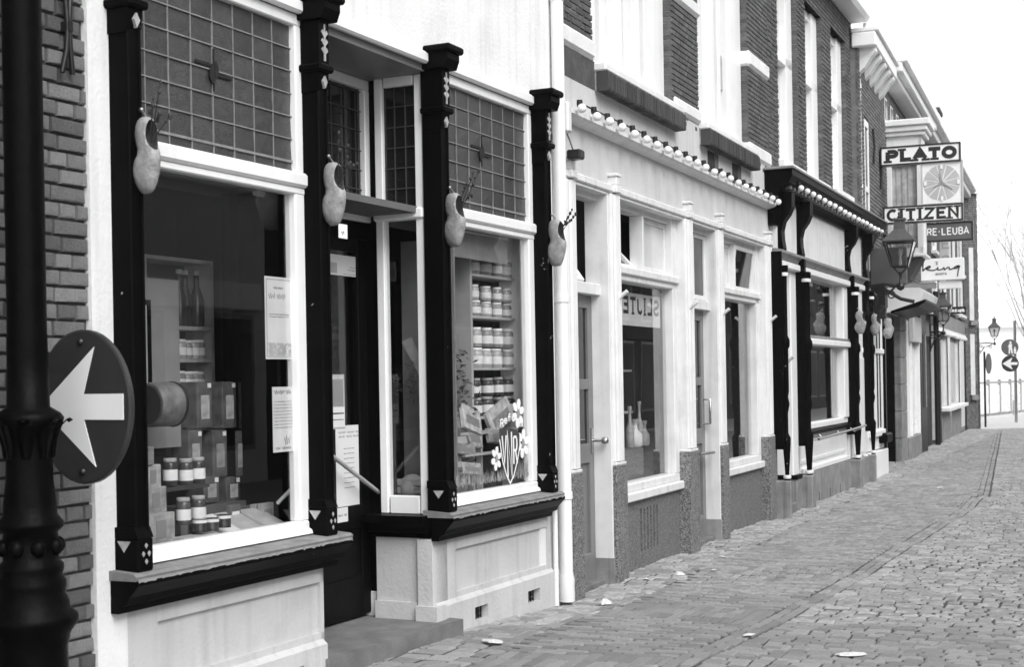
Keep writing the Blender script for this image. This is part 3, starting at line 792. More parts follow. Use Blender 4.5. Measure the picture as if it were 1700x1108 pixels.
# ---- clogs hung on the pilasters
def clog_mesh():
    tab = [(.322,138,222,.014),(.312,112,258,.024),(.29,90,288,.032),(.255,80,300,.036),(.22,92,306,.034),(.19,116,312,.032),(.165,112,332,.036),(.135,76,328,.043),(.105,58,312,.047),(.075,62,298,.045),(.048,84,284,.038),(.022,114,270,.028),(.006,138,256,.018),(0,152,240,.010)]
    rings = []
    for (z,l,r,hw) in tab:
        yl, yr = (l-180)/1500, (r-180)/1500; cy, ry = (yl+yr)/2, (yr-yl)/2; ring = []
        for i in range(18):
            t = 2*math.pi*i/18; cc, ss = math.cos(t), math.sin(t)
            e = .85
            ring.append((math.copysign(abs(ss)**e,ss)*hw, -(cy+math.copysign(abs(cc)**e,cc)*ry), z))
        rings.append(ring)
    b = MB().loft(rings); me = b.mesh('clog_body'); me.materials.append(MATS['clog_wood']); me.materials.append(MATS['clog_inside'])
    cut = MB(); cut.sphere((0,-.078,.240), .029, 16, 12, 2.35)
    cu = cut.mesh('c'); cu.materials.append(MATS['clog_wood']); cu.materials.append(MATS['clog_inside'])
    for p in cu.polygons: p.material_index = 1
    o1 = bpy.data.objects.new('tmp1', me); o2 = bpy.data.objects.new('tmp2', cu); COL.objects.link(o1); COL.objects.link(o2)
    o2.scale = (1.0,3.0,1)
    o2.location = (0,.150,0)
    md = o1.modifiers.new('b','BOOLEAN'); md.operation = 'DIFFERENCE'; md.object = o2; md.solver = 'EXACT'
    dg = bpy.context.evaluated_depsgraph_get(); res = bpy.data.meshes.new_from_object(o1.evaluated_get(dg))
    bpy.data.objects.remove(o1); bpy.data.objects.remove(o2)
    for p in res.polygons: p.use_smooth = True
    res.name = 'clog_body'
    return res
CLOG = clog_mesh()
def clog(frame, u, d, z, label, twigs=True, rot=0, group='wooden clogs hung on the shopfronts', sc=1.0, plant_label=None):
    t = frame.thing('wooden_clog', label, 'clog', u, d, z, rot, group); t.scale = (sc,sc,sc)
    o = bpy.data.objects.new('shoe', CLOG); COL.objects.link(o); o.parent = t
    hk = MB(); hk.tube([(0,.03,.36),(0,.012,.345),(0,-.01,.325),(0,-.02,.30)], .004, 6); hk.sphere((0,.03,.36),.011); hk.build('hook','brass',t)
    if twigs:
        v = frame.thing('dried_sprig', plant_label, 'dried plant', u, d, z, rot); v.scale = (sc,sc,sc)
        rs = random.Random(label)
        tw = MB(); hd = MB()
        for k in range(4):
            ax = (rs.uniform(-.06,.06), -.10-rs.uniform(.03,.11), .27+rs.uniform(.02,.19)); mid = (ax[0]*.4,-.09,.26)
            tw.tube([(0,-.055,.21),mid,ax], [.0035,.003,.002], 5)
            for q in range(3):
                f = .55+.2*q; hd = MB(); hd.sphere((mid[0]+(ax[0]-mid[0])*f+rs.uniform(-.008,.008), mid[1]+(ax[1]-mid[1])*f+rs.uniform(-.008,.008), mid[2]+(ax[2]-mid[2])*f), rs.uniform(.006,.011), 6, 4, 1.3); hd.build('seed_head','twig',v)
        tw.build('stem','twig',v)
desc = ['leftmost clog','second clog from the left','third clog from the left','fourth clog from the left']
for k,(px,py,tw) in enumerate([(240,322,1),(558,376,1),(753,411,1),(917,442,1)]):
    zz = a.Z(px,py,-.14)
    clog(a, UC[k]+.01, -.150, zz, ['pale wooden clog on the black pilaster beside the white plaster strip','pale wooden clog on the pilaster left of the shop door','pale wooden clog on the pilaster right of the shop door','pale wooden clog on the pilaster beside the white drainpipe'][k],
         True, rot=-.42, plant_label=['dried sprig sticking out of the clog nearest the camera','dried sprig in the clog left of the shop door','dried sprig in the clog right of the shop door','dark dried flowers in the clog beside the drainpipe'][k])

# ---- drainpipe between the first two shops
dp = a.thing('drainpipe', 'white round drainpipe between the white shop and the cream shop', 'drainpipe', -.035, -.075, 0)
m = MB(); m.tube([(0,0,.16),(0,0,5.6)], .046, 14); m.build('pipe','white_paint',dp)
m = MB(); m.lathe([(.056,.0),(.056,.16),(.048,.20)],(0,0,.02),14); m.build('foot','cream_paint',dp)
for z in (.75,2.15,4.3):
    m = MB(); m.lathe([(.053,0),(.053,.05)],(0,0,z),14); m.box(-.01,.01,.03,.1,z+.01,z+.04); m.build('bracket','white_paint',dp)
dp2 = a.thing('side_pipe', 'thin white pipe close beside the white drainpipe', 'pipe', -.13, -.035, 0)
m = MB(); m.tube([(0,0,.0),(0,0,3.4)], .018, 8); m.build('pipe','white_paint',dp2)

# ================================================================== B: the cream shop
b = FB
cs = b.thing('cream_shop', 'cream painted shop with granite plinth, two doors and a brick upper floor', 'shop')
PIL = [(-.99,-.80),(-.05,.185),(1.96,2.22),(3.09,3.29),(5.05,5.36)]
ZG, ZL, ZT = .92, 3.09, 3.49
for k,(p0,p1) in enumerate(PIL):
    gm = MB(); gm.box(p0-.012, p1+.012, -.012, .13, -.05, ZG, .004); go = gm.build('granite_pier','granite',cs)
    w_ = p1-p0; sm = MB(); sm.box(p0, p1, .02, .14, ZG, ZL+.02)
    o = sm.build('pilaster','cream_paint',cs)
    rd = MB()
    for f,r in ((.12,.020),(.42,.028),(.60,.028),(.88,.020)):
        rd.tube([(p0+w_*f,.018,ZG+.03),(p0+w_*f,.018,ZL-.04)], r, 10)
    rd.box(p0-.004,p1+.004,-.008,.13,ZG,ZG+.022,.004)
    rd.build('fluting','cream_paint',o)
    cp = MB(); cx = p0+w_*.5
    cp.box(cx-.055,cx+.055,-.03,.1,ZL-.03,ZL+.03,.008); cp.box(cx-.042,cx+.042,-.022,.1,ZL+.03,ZL+.10,.008); cp.box(cx-.055,cx+.055,-.03,.1,ZL+.10,ZL+.125,.006)
    cp.build('finial','cream_paint',o)
for k,(x,dz) in enumerate(((.10,2.22),(2.06,2.22),(3.18,2.2),(5.2,2.2))):
    m=MB(); m.tube([(x,.02,dz),(x,-.07,dz+.07)],.016,8); m.build('flag_holder','cream_paint',cs)
# fascia, ledges
BOX('fascia','cream_render',cs,-1.02,5.45,.05,.3,ZL+.03,ZT)
m = MB(); m.box(-1.02,5.42,-.0,.2,ZL-.03,ZL+.03,.010); m.box(-1.02,5.42,.02,.2,ZL-.055,ZL-.03,.004); m.build('ledge','cream_paint',cs)
m = MB(); m.prism_x([(.05,ZT-.01),(-.03,ZT+.012),(-.05,ZT+.03),(-.05,ZT+.06),(.05,ZT+.075),(.2,ZT+.075),(.2,ZT-.01)],-1.05,5.5); m.build('fascia_cornice','cream_paint',cs)
BOX('frontboard_end','cream_paint',cs,-1.07,-.995,-.05,.2,ZT-.12,ZT+.10,.012)
# bulkheads
def granite_bulk(u0,u1,z1,vents=None):
    g_ = MB()
    if vents:
        x = u0; v0,v1,n_ = vents; wv = (v1-v0)/(2*n_-1)
        g_.box(u0,v0,.10,.3,-.05,z1); g_.box(v1,u1,.10,.3,-.05,z1); g_.box(v0,v1,.10,.3,-.05,.14); g_.box(v0,v1,.10,.3,.50,z1); g_.box(v0,v1,.16,.3,.14,.50)
        for i in range(n_-1): g_.box(v0+(2*i+1)*wv, v0+(2*i+2)*wv, .10,.17,.14,.50)
    else: g_.box(u0,u1,.10,.3,-.05,z1)
    g_.build('granite_bulkhead','granite_fine',cs)
z_w1 = b.Z(1043,815,.08); z_w1g = b.Z(1043,800,.14)
granite_bulk(.185,1.96,.585,(b.U(1064,920,.1),b.U(1093,900,.1),6))
granite_bulk(3.29,5.05,.585)
# windows
def b_window(u0,u1,name,label):
    zt0, zt1 = 2.02, 2.14
    f_ = MB(); f_.box(u0,u1,.05,.24,.585,.66,.01); f_.box(u0,u1,.09,.24,.66,.73,.008)
    f_.box(u0,u0+.10,.11,.24,.73,ZL-.03,.008); f_.box(u1-.13,u1,.09,.20,.73,ZL-.03,.006)
    f_.box(u0,u1,.09,.24,2.40,2.50,.008); f_.box(u0,u1,.065,.24,2.45,2.515,.010); f_.box(u0,u1,.11,.24,ZL-.10,ZL-.03,.006)
    win = f_.build(name,'cream_paint',cs,label=label)
    BOX('pane','glass',win,u0+.08,u1-.11,.165,.168,.72,2.41)
    return win
wb1 = b_window(.185,1.96,'shop_window','first cream shop window with bottles on show')
wb2 = b_window(3.29,5.05,'shop_window','second cream shop window, farther from the camera')
# top lights: opening hoppers and fixed lights
def top_light(win,u0,u1,z0,z1,m,open_=0,dd=.17):
    e = bpy.data.objects.new('hopper' if open_ else 'fixed_light',None)
    bpy.data.objects.remove(e)
    f_ = MB(); t=.045; H=z1-z0
    f_.box(u0,u0+t,-.02,.02,0,H,.005); f_.box(u1-t,u1,-.02,.02,0,H,.005); f_.box(u0+t,u1-t,-.02,.02,0,t,.005); f_.box(u0+t,u1-t,-.02,.02,H-t,H,.005)
    o = f_.build('hopper_light' if open_ else 'fixed_light','cream_paint',win); o.location=(0,dd,z0); o.rotation_euler=(open_,0,0)
    p = MB(); p.box(u0+t,u1-t,-.003,.003,t,H-t); p.build('top_pane',m,o)
    if open_:
        s_ = MB(); s_.tube([(u1-.03,0,H*.95),(u1-.03,.05+math.sin(open_)*H*.9,H*.9)],.006,6); s_.build('stay','steel',o)
    return o
top_light(wb1,.30,1.02,2.52,ZL-.10,'glass',-.75); top_light(wb1,1.06,1.83,2.52,ZL-.10,'curtained_glass')
BOX('mullion','cream_paint',wb1,1.02,1.06,.10,.22,2.51,ZL-.10,.004)
top_light(wb2,3.40,4.06,2.52,ZL-.10,'curtained_glass'); top_light(wb2,4.10,4.92,2.52,ZL-.10,'dark_glass',.12)
BOX('mullion','cream_paint',wb2,4.06,4.10,.10,.22,2.51,ZL-.10,.004)
# doors
def b_door(u0,u1,hp,label):
    dd=.165
    f_ = MB(); f_.box(u0,u0+.03,.08,dd+.05,0,ZL-.03,.004); f_.box(u1-.03,u1,.02,dd+.05,.0,ZL-.03,.004)
    f_.box(u0,u1,.09,dd+.05,2.25,2.34,.006); f_.box(u0,u1,.10,dd+.05,ZL-.10,ZL-.03,.004)
    fo = f_.build('door_frame','cream_paint',cs)
    BOX('frame_foot','plinth_stone',fo,u1-.034,u1+.002,.012,dd+.05,-.05,.20,.003)
    d_ = MB(); t=.10; x0,x1=u0+.03,u1-.03
    d_.box(x0,x0+t,dd,dd+.05,.03,2.25,.004); d_.box(x1-t,x1,dd,dd+.05,.03,2.25,.004)
    for (z0,z1) in ((.03,.25),(.95,1.10),(1.52,1.6),(2.15,2.25)): d_.box(x0+t,x1-t,dd,dd+.05,z0,z1,.004)
    d_.box(x0+t,x1-t,dd+.025,dd+.045,.25,.95)
    do = d_.build('door','grey_paint',cs,label=label)
    BOX('pane','dark_glass',do,x0+t,x1-t,dd+.02,dd+.03,1.10,2.15)
    BOX('threshold','stone_step',cs,u0,u1,.09,dd+.1,-.05,.035,.006)
    h_ = MB()
    if hp=='knob':
        h_.tube([(x1-.05,dd+.0,1.12),(x1-.05,dd-.10,1.12)],.012,8); h_.lathe([(.0,-.03),(.028,-.02),(.03,.0),(.026,.02),(0,.03)],(x1-.05,dd-.11,1.12),10); h_.box(x1-.075,x1-.025,dd-.008,dd,1.02,1.22,.003)
    else:
        h_.tube([(x1-.05,dd,1.14),(x1-.05,dd-.07,1.14),(x1-.05,dd-.07,1.38),(x1-.05,dd,1.38)],.011,8)
        h_.tube([(x1-.4,dd-.06,.86),(x1-.05,dd-.10,.86)],.016,8)
    h_.build('handle','steel',do)
    return fo
fd1 = b_door(-.80,-.05,'knob','grey panelled door beside the drainpipe end of the cream shop')
fd2 = b_door(2.22,3.09,'bar','grey panelled door between the two cream shop windows')
def hop(parent,u0,u1,z0,z1,m,open_):
    return top_light(parent,u0,u1,z0,z1,m,open_,.15)
hop(fd1,-.77,-.30,2.35,ZL-.10,'glass',-.6)
hop(fd2,2.25,2.60,2.35,ZL-.10,'dark_glass',0); hop(fd2,2.62,3.06,2.35,ZL-.10,'dark_glass',0)
# dark rooms
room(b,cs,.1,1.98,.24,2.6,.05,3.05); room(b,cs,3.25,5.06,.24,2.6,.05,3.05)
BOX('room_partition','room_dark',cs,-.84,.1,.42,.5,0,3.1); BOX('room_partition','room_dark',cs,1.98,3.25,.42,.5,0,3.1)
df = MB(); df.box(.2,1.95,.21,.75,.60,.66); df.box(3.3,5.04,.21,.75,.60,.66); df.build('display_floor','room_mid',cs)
# valance with lettering seen from behind
val = b.thing('lettered_valance','pale valance lettered in mirror writing behind the first cream window','sign')
vz0, vz1 = 2.05, 2.33
BOX('cloth','paper',val,.29,1.80,.205,.208,vz0,vz1)
letters('letter','SLIJTERIJ',1.45,.15,.03,lambda x,y,l: (1.76-x,.2045-l,vz0+.10+y),'sign_black',val,.001,.07)
# small black wall lamp hooks on first pilaster
hk = b.thing('pilaster_floodlight','small black lamp fitting above the first cream pilaster','lamp', -.95,-.05,b.Z(951,262,0))
m=MB(); m.box(-.05,.05,-.06,.05,-.03,.04,.012); m.build('lamp_head','iron',hk); m=MB(); m.tube([(0,0,.0),(0,.04,.12),(.03,.09,.22)],.005,5); m.build('cable','iron',hk)
# ---- upper floor: render band, brick piers, window groups
dU=.08
BOX('render_band','cream_render',cs,-1.15,5.5,dU,.3,ZT+.06,4.02)
piers=[(-1.15,-.19),(1.90,2.75),(4.70,5.62)]
for i,(p0,p1) in enumerate(piers):
    BOX('mortar_pier','mortar_light',cs,p0+.006,p1-.006,dU+.012,.3,3.88,6.6)
rects=[(p0,p1,3.90,6.6) for p0,p1 in piers]
lay_bricks(cs,rects,'brick_house',dU,L=.17,H=.044,joint=.008,depth=.16,singles=300,key=lambda r:r[0]+max(0,r[3]-5.9)*4,zbase=3.9)
def blk(u0,u1,z0,z1,dz=.03): 
    m=MB(); m.box(u0,u1,dU-dz,dU+.2,z0,z1,.03); m.build('stone_block','limestone',cs)
blk(-1.12,-.185,4.06,4.22); blk(1.93,2.76,4.03,4.17); blk(4.68,5.64,3.99,4.16); blk(1.93,2.77,5.05,5.2); blk(4.68,5.60,4.98,5.16)
def brick_sill(u0,u1):
    zt,zb=3.985,3.835
    m=MB(); m.box(u0+.004,u1-.004,dU-.10,dU+.1,zb+.004,zt-.004); so=m.build('sill_mortar','mortar_light',cs)
    me=brick_meshes('brick_dark'); x=u0
    while x<u1-.02:
        ln=random.uniform(.042,.052); o=bpy.data.objects.new('sill_brick',random.choice(me)); COL.objects.link(o); o.parent=so
        o.location=(x,dU-.115+random.uniform(-.003,.003),zb); o.scale=(min(ln,u1-x),.1,zt-zb); x+=ln+.010
    BOX('sill_cap','limestone',cs,u0-.01,u1,dU-.10,dU+.2,zt+.002,zt+.07,.012)
brick_sill(-.16,1.93); brick_sill(2.74,4.72)
brk=MB(); brk.box(-1.1,-.16,dU-.004,dU+.1,3.84,4.06); brk.build('pier_foot','brick_dark',cs)
def up_window(u0,u1,parts,z0=4.06,z1=6.6,parent=None,name='upper_window',mm='white_paint',gl='curtained_glass',dw=.10):
    par = parent or cs; d_=dU+dw; f_=MB()
    f_.box(u0,u1,d_,d_+.12,z0,z0+.08,.006)
    for x in parts: f_.box(x[0],x[1],d_-.02,d_+.12,z0+.08,z1,.006)
    f_.box(u0,u1,d_-.01,d_+.1,5.75,5.86,.006)
    o=f_.build(name,mm,par)
    BOX('pane','glass',o,u0+.03,u1-.03,d_+.06,d_+.063,z0+.07,z1); curtain(o,u0+.03,u1-.03,d_+.14,z0,z1,fold=.10,amp=.02)
    BOX('reveal_back','room_mid',o,u0,u1,d_+.30,d_+.31,z0,z1)
    return o
w1=up_window(-.19,1.90,[(-.19,.10),(.42,.75),(1.02,1.22),(1.35,1.90)])
w2=up_window(2.75,4.70,[(2.75,2.95),(3.2,3.62),(3.75,3.86),(4.12,4.70)])
BOX('window_card','paper_dim',w2,3.98,4.12,dU+.13,dU+.136,4.62,4.98)
# vents under the second sill
for (x0,x1) in ((3.02,3.24),(3.95,4.14)):
    BOX('wall_vent','room_dark',cs,x0,x1,dU-.004,dU+.05,3.57,3.83); BOX('vent_brick','brick_house',cs,x1+.002,x1+.14,dU-.012,dU+.05,3.58,3.83)
# string of bulbs along the fascia
def bulb_string(frame,name,label,pts,r=.034,droop=.02):
    t=frame.thing(name,label,'light string')
    c=MB(); path=[]
    for p in pts: path.append((p[0],p[1],p[2]+.05))
    c.tube(path,.007,6); c.build('cable','iron',t)
    for p in pts:
        g_=MB(); g_.sphere((p[0]+random.uniform(-.01,.01),p[1]-.028,p[2]+random.uniform(-.006,.006)),r,12,8); bo=g_.build('bulb','bulb',t)
        s_=MB(); s_.lathe([(.020,0),(.024,.02),(.022,.05)],(p[0]+.005,p[1]-.005,p[2]+.018),8); s_.build('socket','iron',bo)
    return t
bulb_string(b,'bulb_string','string of round white bulbs along the cream shop cornice',[(-.92+i*.294,-.075,ZT+.06) for i in range(22)])

# ================================================================== C: black and white shop
c = FB
bs = c.thing('black_white_shop','black and white shopfront with heavy dark cornice under tall brick windows','shop', 5.55)
bs.location = c.w(0,0,0)
DF=0.0
# upper brick wall
ZU0, ZU1 = 4.0, 6.86
wins=[(6.17,7.27),(7.74,8.83),(9.44,10.58)]
WZ=[(4.16,7.3),(4.16,6.44),(4.2,6.48)]
rects=[]; edges=[5.63]+[e for w_ in wins for e in w_]+[11.05]
for i in range(0,len(edges),2): rects.append((edges[i],edges[i+1],ZU0,ZU1))
for (w0,w1_),(z0,z1) in zip(wins,WZ):
    if z1<ZU1: rects.append((w0,w1_,z1+.0,ZU1))
BOX('band','cream_render',bs,5.5,11.05,.1,.3,3.6,ZU0)
m=MB()
for (x0,x1,z0,z1) in rects: m.box(x0+.006,x1-.006,.097,.3,z0,z1)
m.build('mortar_wall','mortar_light',bs)
lay_bricks(bs,rects,'brick_house',.085,L=.19,H=.05,joint=.009,depth=.17,singles=300,key=lambda r:r[0]+max(0,r[3]-6.6)*4,zbase=4.0)
for k,((w0,w1_),(z0,z1)) in enumerate(zip(wins,WZ)):
    f_=MB(); d_=.19; z1=min(z1,6.84)
    f_.box(w0,w0+.07,d_,d_+.1,z0,z1,.005); f_.box(w1_-.34,w1_,d_-.03,d_+.1,z0,z1,.005); f_.box(w0+.07,w1_-.34,d_,d_+.1,z0,z0+.08,.005); f_.box(w0,w1_,d_-.03,d_+.1,5.42,5.53,.006); f_.box(w0,w1_,d_,d_+.1,z1-.12,z1,.005)
    o=f_.build('upper_window','white_paint',bs); BOX('pane','glass',o,w0+.05,w1_-.3,d_+.05,d_+.053,z0,z1); curtain(o,w0+.03,w1_-.28,d_+.13,z0,z1,fold=.09,amp=.018)
    BOX('window_sill','limestone',o,w0-.05,w1_+.05,.0,.3,z0-.09,z0,.012)
# gutter and downpipe
m=MB(); m.prism_x([(.1,6.86),(-.16,6.86),(-.2,6.92),(-.2,7.04),(.1,7.04)],5.6,11.05); m.build('gutter','white_paint',bs)
m=MB(); m.prism_x([(.3,7.0),(3.5,8.7),(3.5,7.0)],5.6,11.05); m.build('roof','roof_tile',bs)
pp=c.thing('roof_downpipe','white downpipe at the far end of the tall brick windows','drainpipe',11.14,0.02,0)
m=MB(); m.tube([(0,-.15,6.86),(0,-.14,6.6),(0,.0,6.35),(0,.0,3.7)],.05,12); m.build('pipe','white_paint',pp)
for z in (4.4,5.9):
    m=MB(); m.lathe([(.058,0),(.058,.06)],(0,0,z),12); m.build('bracket','white_paint',pp)
# cornice
CZ=3.93
CE=11.98
m=MB(); m.prism_x([(.1,CZ-.30),(-.06,CZ-.30),(-.08,CZ-.24),(-.12,CZ-.19),(-.20,CZ-.15),(-.24,CZ-.07),(-.24,CZ),(.1,CZ+.03)],5.36,CE); co=m.build('cornice','black_paint',bs)
m=MB(); m.box(5.33,CE+.03,-.26,.1,CZ+.0,CZ+.03,.006); m.build('cornice_cap','zinc',co)
m=MB(); m.box(5.6,CE-.2,-.20,.1,CZ+.031,CZ+.06,.006); m.build('cap_flashing','white_paint',co)
m=MB(); m.prism_x([(.1,CZ-.62),(-.03,CZ-.62),(-.06,CZ-.52),(-.05,CZ-.42),(-.10,CZ-.30),(.1,CZ-.30)],5.36,5.56); m.build('end_console','black_paint',co)
for i in range(32): x=5.55+i*.2; BOX('dentil','sign_mid',co,x,x+.09,-.175,-.10,CZ-.205,CZ-.165,.004)
# fascia band and its mouldings
BOX('fascia_board','cream_paint',bs,5.5,11.25,-.02,.2,3.05,CZ-.29)
m=MB(); m.prism_x([(-.02,3.05),(-.10,3.03),(-.10,3.0),(-.06,2.97),(-.04,2.92),(.1,2.92),(.1,3.05)],5.42,11.2); m.build('fascia_moulding','zinc',bs)
m=MB(); m.box(5.42,11.2,-.07,.1,2.84,2.92,.012); m.build('frieze_strip','white_paint',bs)
# scroll brackets under the cornice
def bracket(u):
    m=MB(); P=[(-.02,3.0),(-.07,3.0),(-.085,3.06),(-.07,3.16),(-.065,3.26),(-.09,3.36),(-.15,3.44),(-.185,3.52),(-.19,CZ-.24),(-.02,CZ-.24)]
    m.prism_x(P,u-.085,u+.085); m.build('scroll_bracket','black_paint',bs)
def cu(px0,px1,y=600,pr=.12): return c.U(px0,y,0), c.U(px1,y,-pr)
for u in (5.62,6.62,9.72,11.05): bracket(u)
def column(u0,u1,n_,zb):
    """flat black post with slim turned shafts and a stone pedestal"""
    w_=(u1-u0)/n_
    MB().box(u0-.01,u1+.05,-.115,.12,zb+.35,3.0,.008).build('black_post','black_paint',bs)
    for i in range(n_):
        cx=u0+.01+.075*i; m=MB(); r=.036
        prof=[(r*.9,zb),(r*.6,zb+.05),(r*1.25,zb+.40),(r*1.3,zb+.48),(r*.6,zb+.53),(r*.6,zb+.76),(r*1.15,zb+.86),(r*.7,zb+.94),(r,zb+1.0),(r,1.9),(r*1.5,1.93),(r*1.5,2.0),(r*.9,2.05),(r*.9,2.7),(r*1.25,2.76),(r*1.4,2.84)]
        m.lathe(prof,(cx,-.125,0),12); o=m.build('column','black_paint',bs)
        q=MB(); q.lathe([(r*1.3,0),(r*1.45,.02),(r*1.3,.04)],(cx,-.125,2.72),10); q.build('column_ring','limestone',o)
        q=MB(); q.lathe([(r*1.1,0),(r*1.3,.02),(r*1.1,.04)],(cx,-.125,zb+.02),10); q.build('column_foot','limestone',o)
    m=MB(); m.box(u0-.05,u1+.09,-.18,.1,-.05,zb,.012); m.build('pedestal','plinth_stone',bs)
CA,CB,CC,CD=cu(1285,1299),cu(1322,1340),cu(1406,1421),cu(1433,1443)
column(CA[0],CA[1],1,.42); column(CB[0],CB[1],2,.40); column(CC[0],CC[1],2,.40); column(CD[0],CD[1],1,.40)
# entrance between first posts
m=MB(); m.box(CA[1],CA[1]+.1,.1,.5,0,2.95,.01); m.box(6.2,CB[0],-.01,.5,.40,2.95,.012); m.box(CA[1],CB[0],.1,.5,1.86,1.98,.01); m.build('door_case','white_paint',bs)
BOX('case_foot','plinth_stone',bs,6.18,6.48,-.05,.5,-.05,.37,.01); BOX('case_foot_band','black_paint',bs,6.17,6.49,-.06,.5,.37,.42,.005)
m=MB(); m.box(5.72,6.2,.42,.46,.08,1.86,.004); do=m.build('entrance_door','grey_paint',bs); BOX('pane','dark_glass',do,5.95,6.16,.405,.418,.9,1.8); BOX('top_pane','dark_glass',bs,5.72,6.2,.40,.41,1.98,2.9)
BOX('entrance_step','stone_step',bs,5.70,6.17,-.06,.5,-.05,.11,.01)
m=MB(); m.tube([(6.10,.36,1.45),(6.22,-.02,1.82)],.02,8); m.build('push_bar','wood_pale',do)
# display window
W0,W1=CB[1],CC[0]; WG=c.U(1391,600,.07)
m=MB(); m.box(W0,W1,-.0,.12,.92,1.0,.01); m.box(WG,W1,-.02,.10,1.0,2.84,.008); m.box(W0-.02,W0+.10,.02,.12,1.0,2.84,.006)
dw=m.build('display_window','white_paint',bs)
m=MB(); m.box(W0,W1,-.06,.1,1.98,2.06,.012); m.build('transom_bar','white_paint',dw)
m=MB(); m.box(W0,W1,-.045,.08,2.06,2.10,.008); m.build('transom_cap','zinc',dw)
BOX('pane','glass',dw,W0+.08,WG+.02,.075,.079,1.0,1.98); BOX('top_pane','glass',dw,W0+.08,WG+.02,.075,.079,2.06,2.84)
m=MB(); m.box(W0,W1,.02,.2,.45,.92); m.box(W0+.2,W1-.2,.005,.02,.52,.56); m.box(W0+.2,W1-.2,.005,.02,.78,.80); m.box(W0,W1,-.02,.2,.40,.46,.008); m.build('bulkhead','white_paint',bs)
m=MB(); m.box(W0,W1,-.04,.2,-.05,.395); m.build('stone_base','plinth_stone',bs)
for x in (7.5,8.2,8.9): BOX('base_crack','room_dark',bs,x,x+.03,-.0425,-.03,.0,.12)
BOX('sill_board','black_paint',bs,W0,W1,-.07,.05,.86,.915,.01)
rl=c.thing('sill_rail','thin metal rail in front of the black and white shop window','rail')
m=MB(); m.tube([(6.75,-.20,.82),(10.05,-.20,.87)],.016,8); m.build('bar','steel',rl)
for x in (7.5,8.7,9.7):
    m=MB(); m.tube([(x,-.2,.84),(x,-.1,.80),(x,-.04,.86)],.008,6); m.build('stay','steel',rl)
# white bay to the passage
m=MB(); m.box(CC[1],CD[0],-.02,.2,.40,2.92,.01); m.box(CC[1]+.15,CD[0]-.1,-.035,-.015,.45,1.85,.006); m.build('white_panel','white_paint',bs)
BOX('panel_base','plinth_stone',bs,CC[1]+.03,CD[0]-.03,-.08,.2,-.05,.38,.01)
m=MB(); m.box(CD[1],12.9,.0,.25,.42,2.92); m.box(CD[1],12.9,-.03,.25,1.92,2.0,.01); m.box(11.5,12.8,-.05,.0,.62,.72,.01); m.build('white_door_bay','white_paint',bs)
for x in (11.75,12.30,12.55): BOX('black_stripe','black_paint',bs,x,x+.06,-.012,.0,.75,2.35)
for (x,z) in ((11.75,2.4),(12.3,2.4),(12.62,2.4)):
    m=MB(); m.prism_y([(x-.06,z),(x+.10,z),(x+.02,z+.2)],-.014,0); m.build('painted_drop','black_paint',bs)
BOX('bay_base','white_paint',bs,CD[1]+.03,12.95,-.06,.25,-.05,.40,.01)
BOX('bay_sill','black_paint',bs,12.4,12.98,-.13,.1,.50,.66,.03)
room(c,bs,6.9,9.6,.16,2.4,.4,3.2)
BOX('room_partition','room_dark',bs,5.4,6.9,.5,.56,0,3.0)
bulb_string(c,'bulb_string','string of round white bulbs under the black cornice',[(5.80+i*.335,-.215,CZ-.175) for i in range(18)]+[(11.9,-.22,CZ-.24),(12.1,-.26,CZ-.22)],.036)
clog(c,9.72,-.20,c.Z(1417,553,-.22),'pale clog on the double black column past the display window',True,rot=-.4,plant_label='dried sprig in the clog on the double black column')
clog(c,11.1,-.17,c.Z(1443,556,-.2),'pale clog on the single black column near the dark passage',True,rot=-.4,plant_label='dried sprig in the clog on the single black column')
clog(c,12.05,-.22,c.Z(1467,562,-.2),'farthest wooden clog, tilted beside the dark passage',False,rot=.5)
clog(c,7.1,.18,c.Z(1348,545,.18),'dim pale clog hanging inside the black shop window edge',False)  # extra clog behind the glass, drawn as a mirrored one

# ================================================================== D: the houses beyond
d = FD
# ---- house over the passage
ph = d.thing('passage_house','narrow brick house with bracketed white eaves above a dark passage','house')
BOX('wall','brick_far',ph,-.95,1.7,.02,.4,3.0,6.55)
lay_bricks(ph,[(-.95,-.45,3.0,6.5),(.05,1.7,3.0,6.5),(-.45,.05,5.55,6.5)],'brick_far',.0,L=.2,H=.052,joint=.01,depth=.05,zbase=3.0)
m=MB(); m.box(-.45,-.36,-.0,.1,3.2,5.5,.006); m.box(-.02,.05,-.0,.1,3.2,5.5,.006); m.box(-.36,-.02,-.0,.1,5.4,5.5); m.box(-.36,-.02,0,.1,4.4,4.48); wo_=m.build('window','white_paint',ph); BOX('pane','curtained_glass',wo_,-.36,-.02,.06,.066,3.2,5.5)
EV=6.35
m=MB(); m.box(-1.0,1.75,-.26,.1,EV+.12,EV+.34,.02); m.box(-1.0,1.75,-.30,.1,EV+.34,EV+.40,.01); m.build('eaves','white_paint',ph)
for i in range(5):
    x=-.85+i*.56; m=MB(); m.prism_x([(0,EV-.22),(-.07,EV-.16),(-.16,EV-.02),(-.20,EV+.02),(-.24,EV+.07),(-.24,EV+.12),(0,EV+.12)],x,x+.2); m.build('eaves_bracket','white_paint',ph)
for (x,z) in ((.45,5.2),(1.3,4.9)):
    m=MB(); m.tube([(x,-.02,z-.28),(x+.03,-.035,z),(x,-.02,z+.28)],.018,6); m.build('wall_anchor','iron',ph)
m=MB(); m.prism_x([(.1,EV+.4),(3,EV+2.0),(3,EV+.4)],-1.0,1.75); m.build('roof','roof_tile',ph)
# dormer with white cornice
m=MB(); m.box(-.4,.9,.5,2.2,EV+.5,EV+1.35); m.box(-.55,1.05,.3,2.2,EV+1.35,EV+1.5,.02); m.box(-.48,.98,.38,2.2,EV+1.25,EV+1.35,.02); m.build('dormer','white_paint',ph)
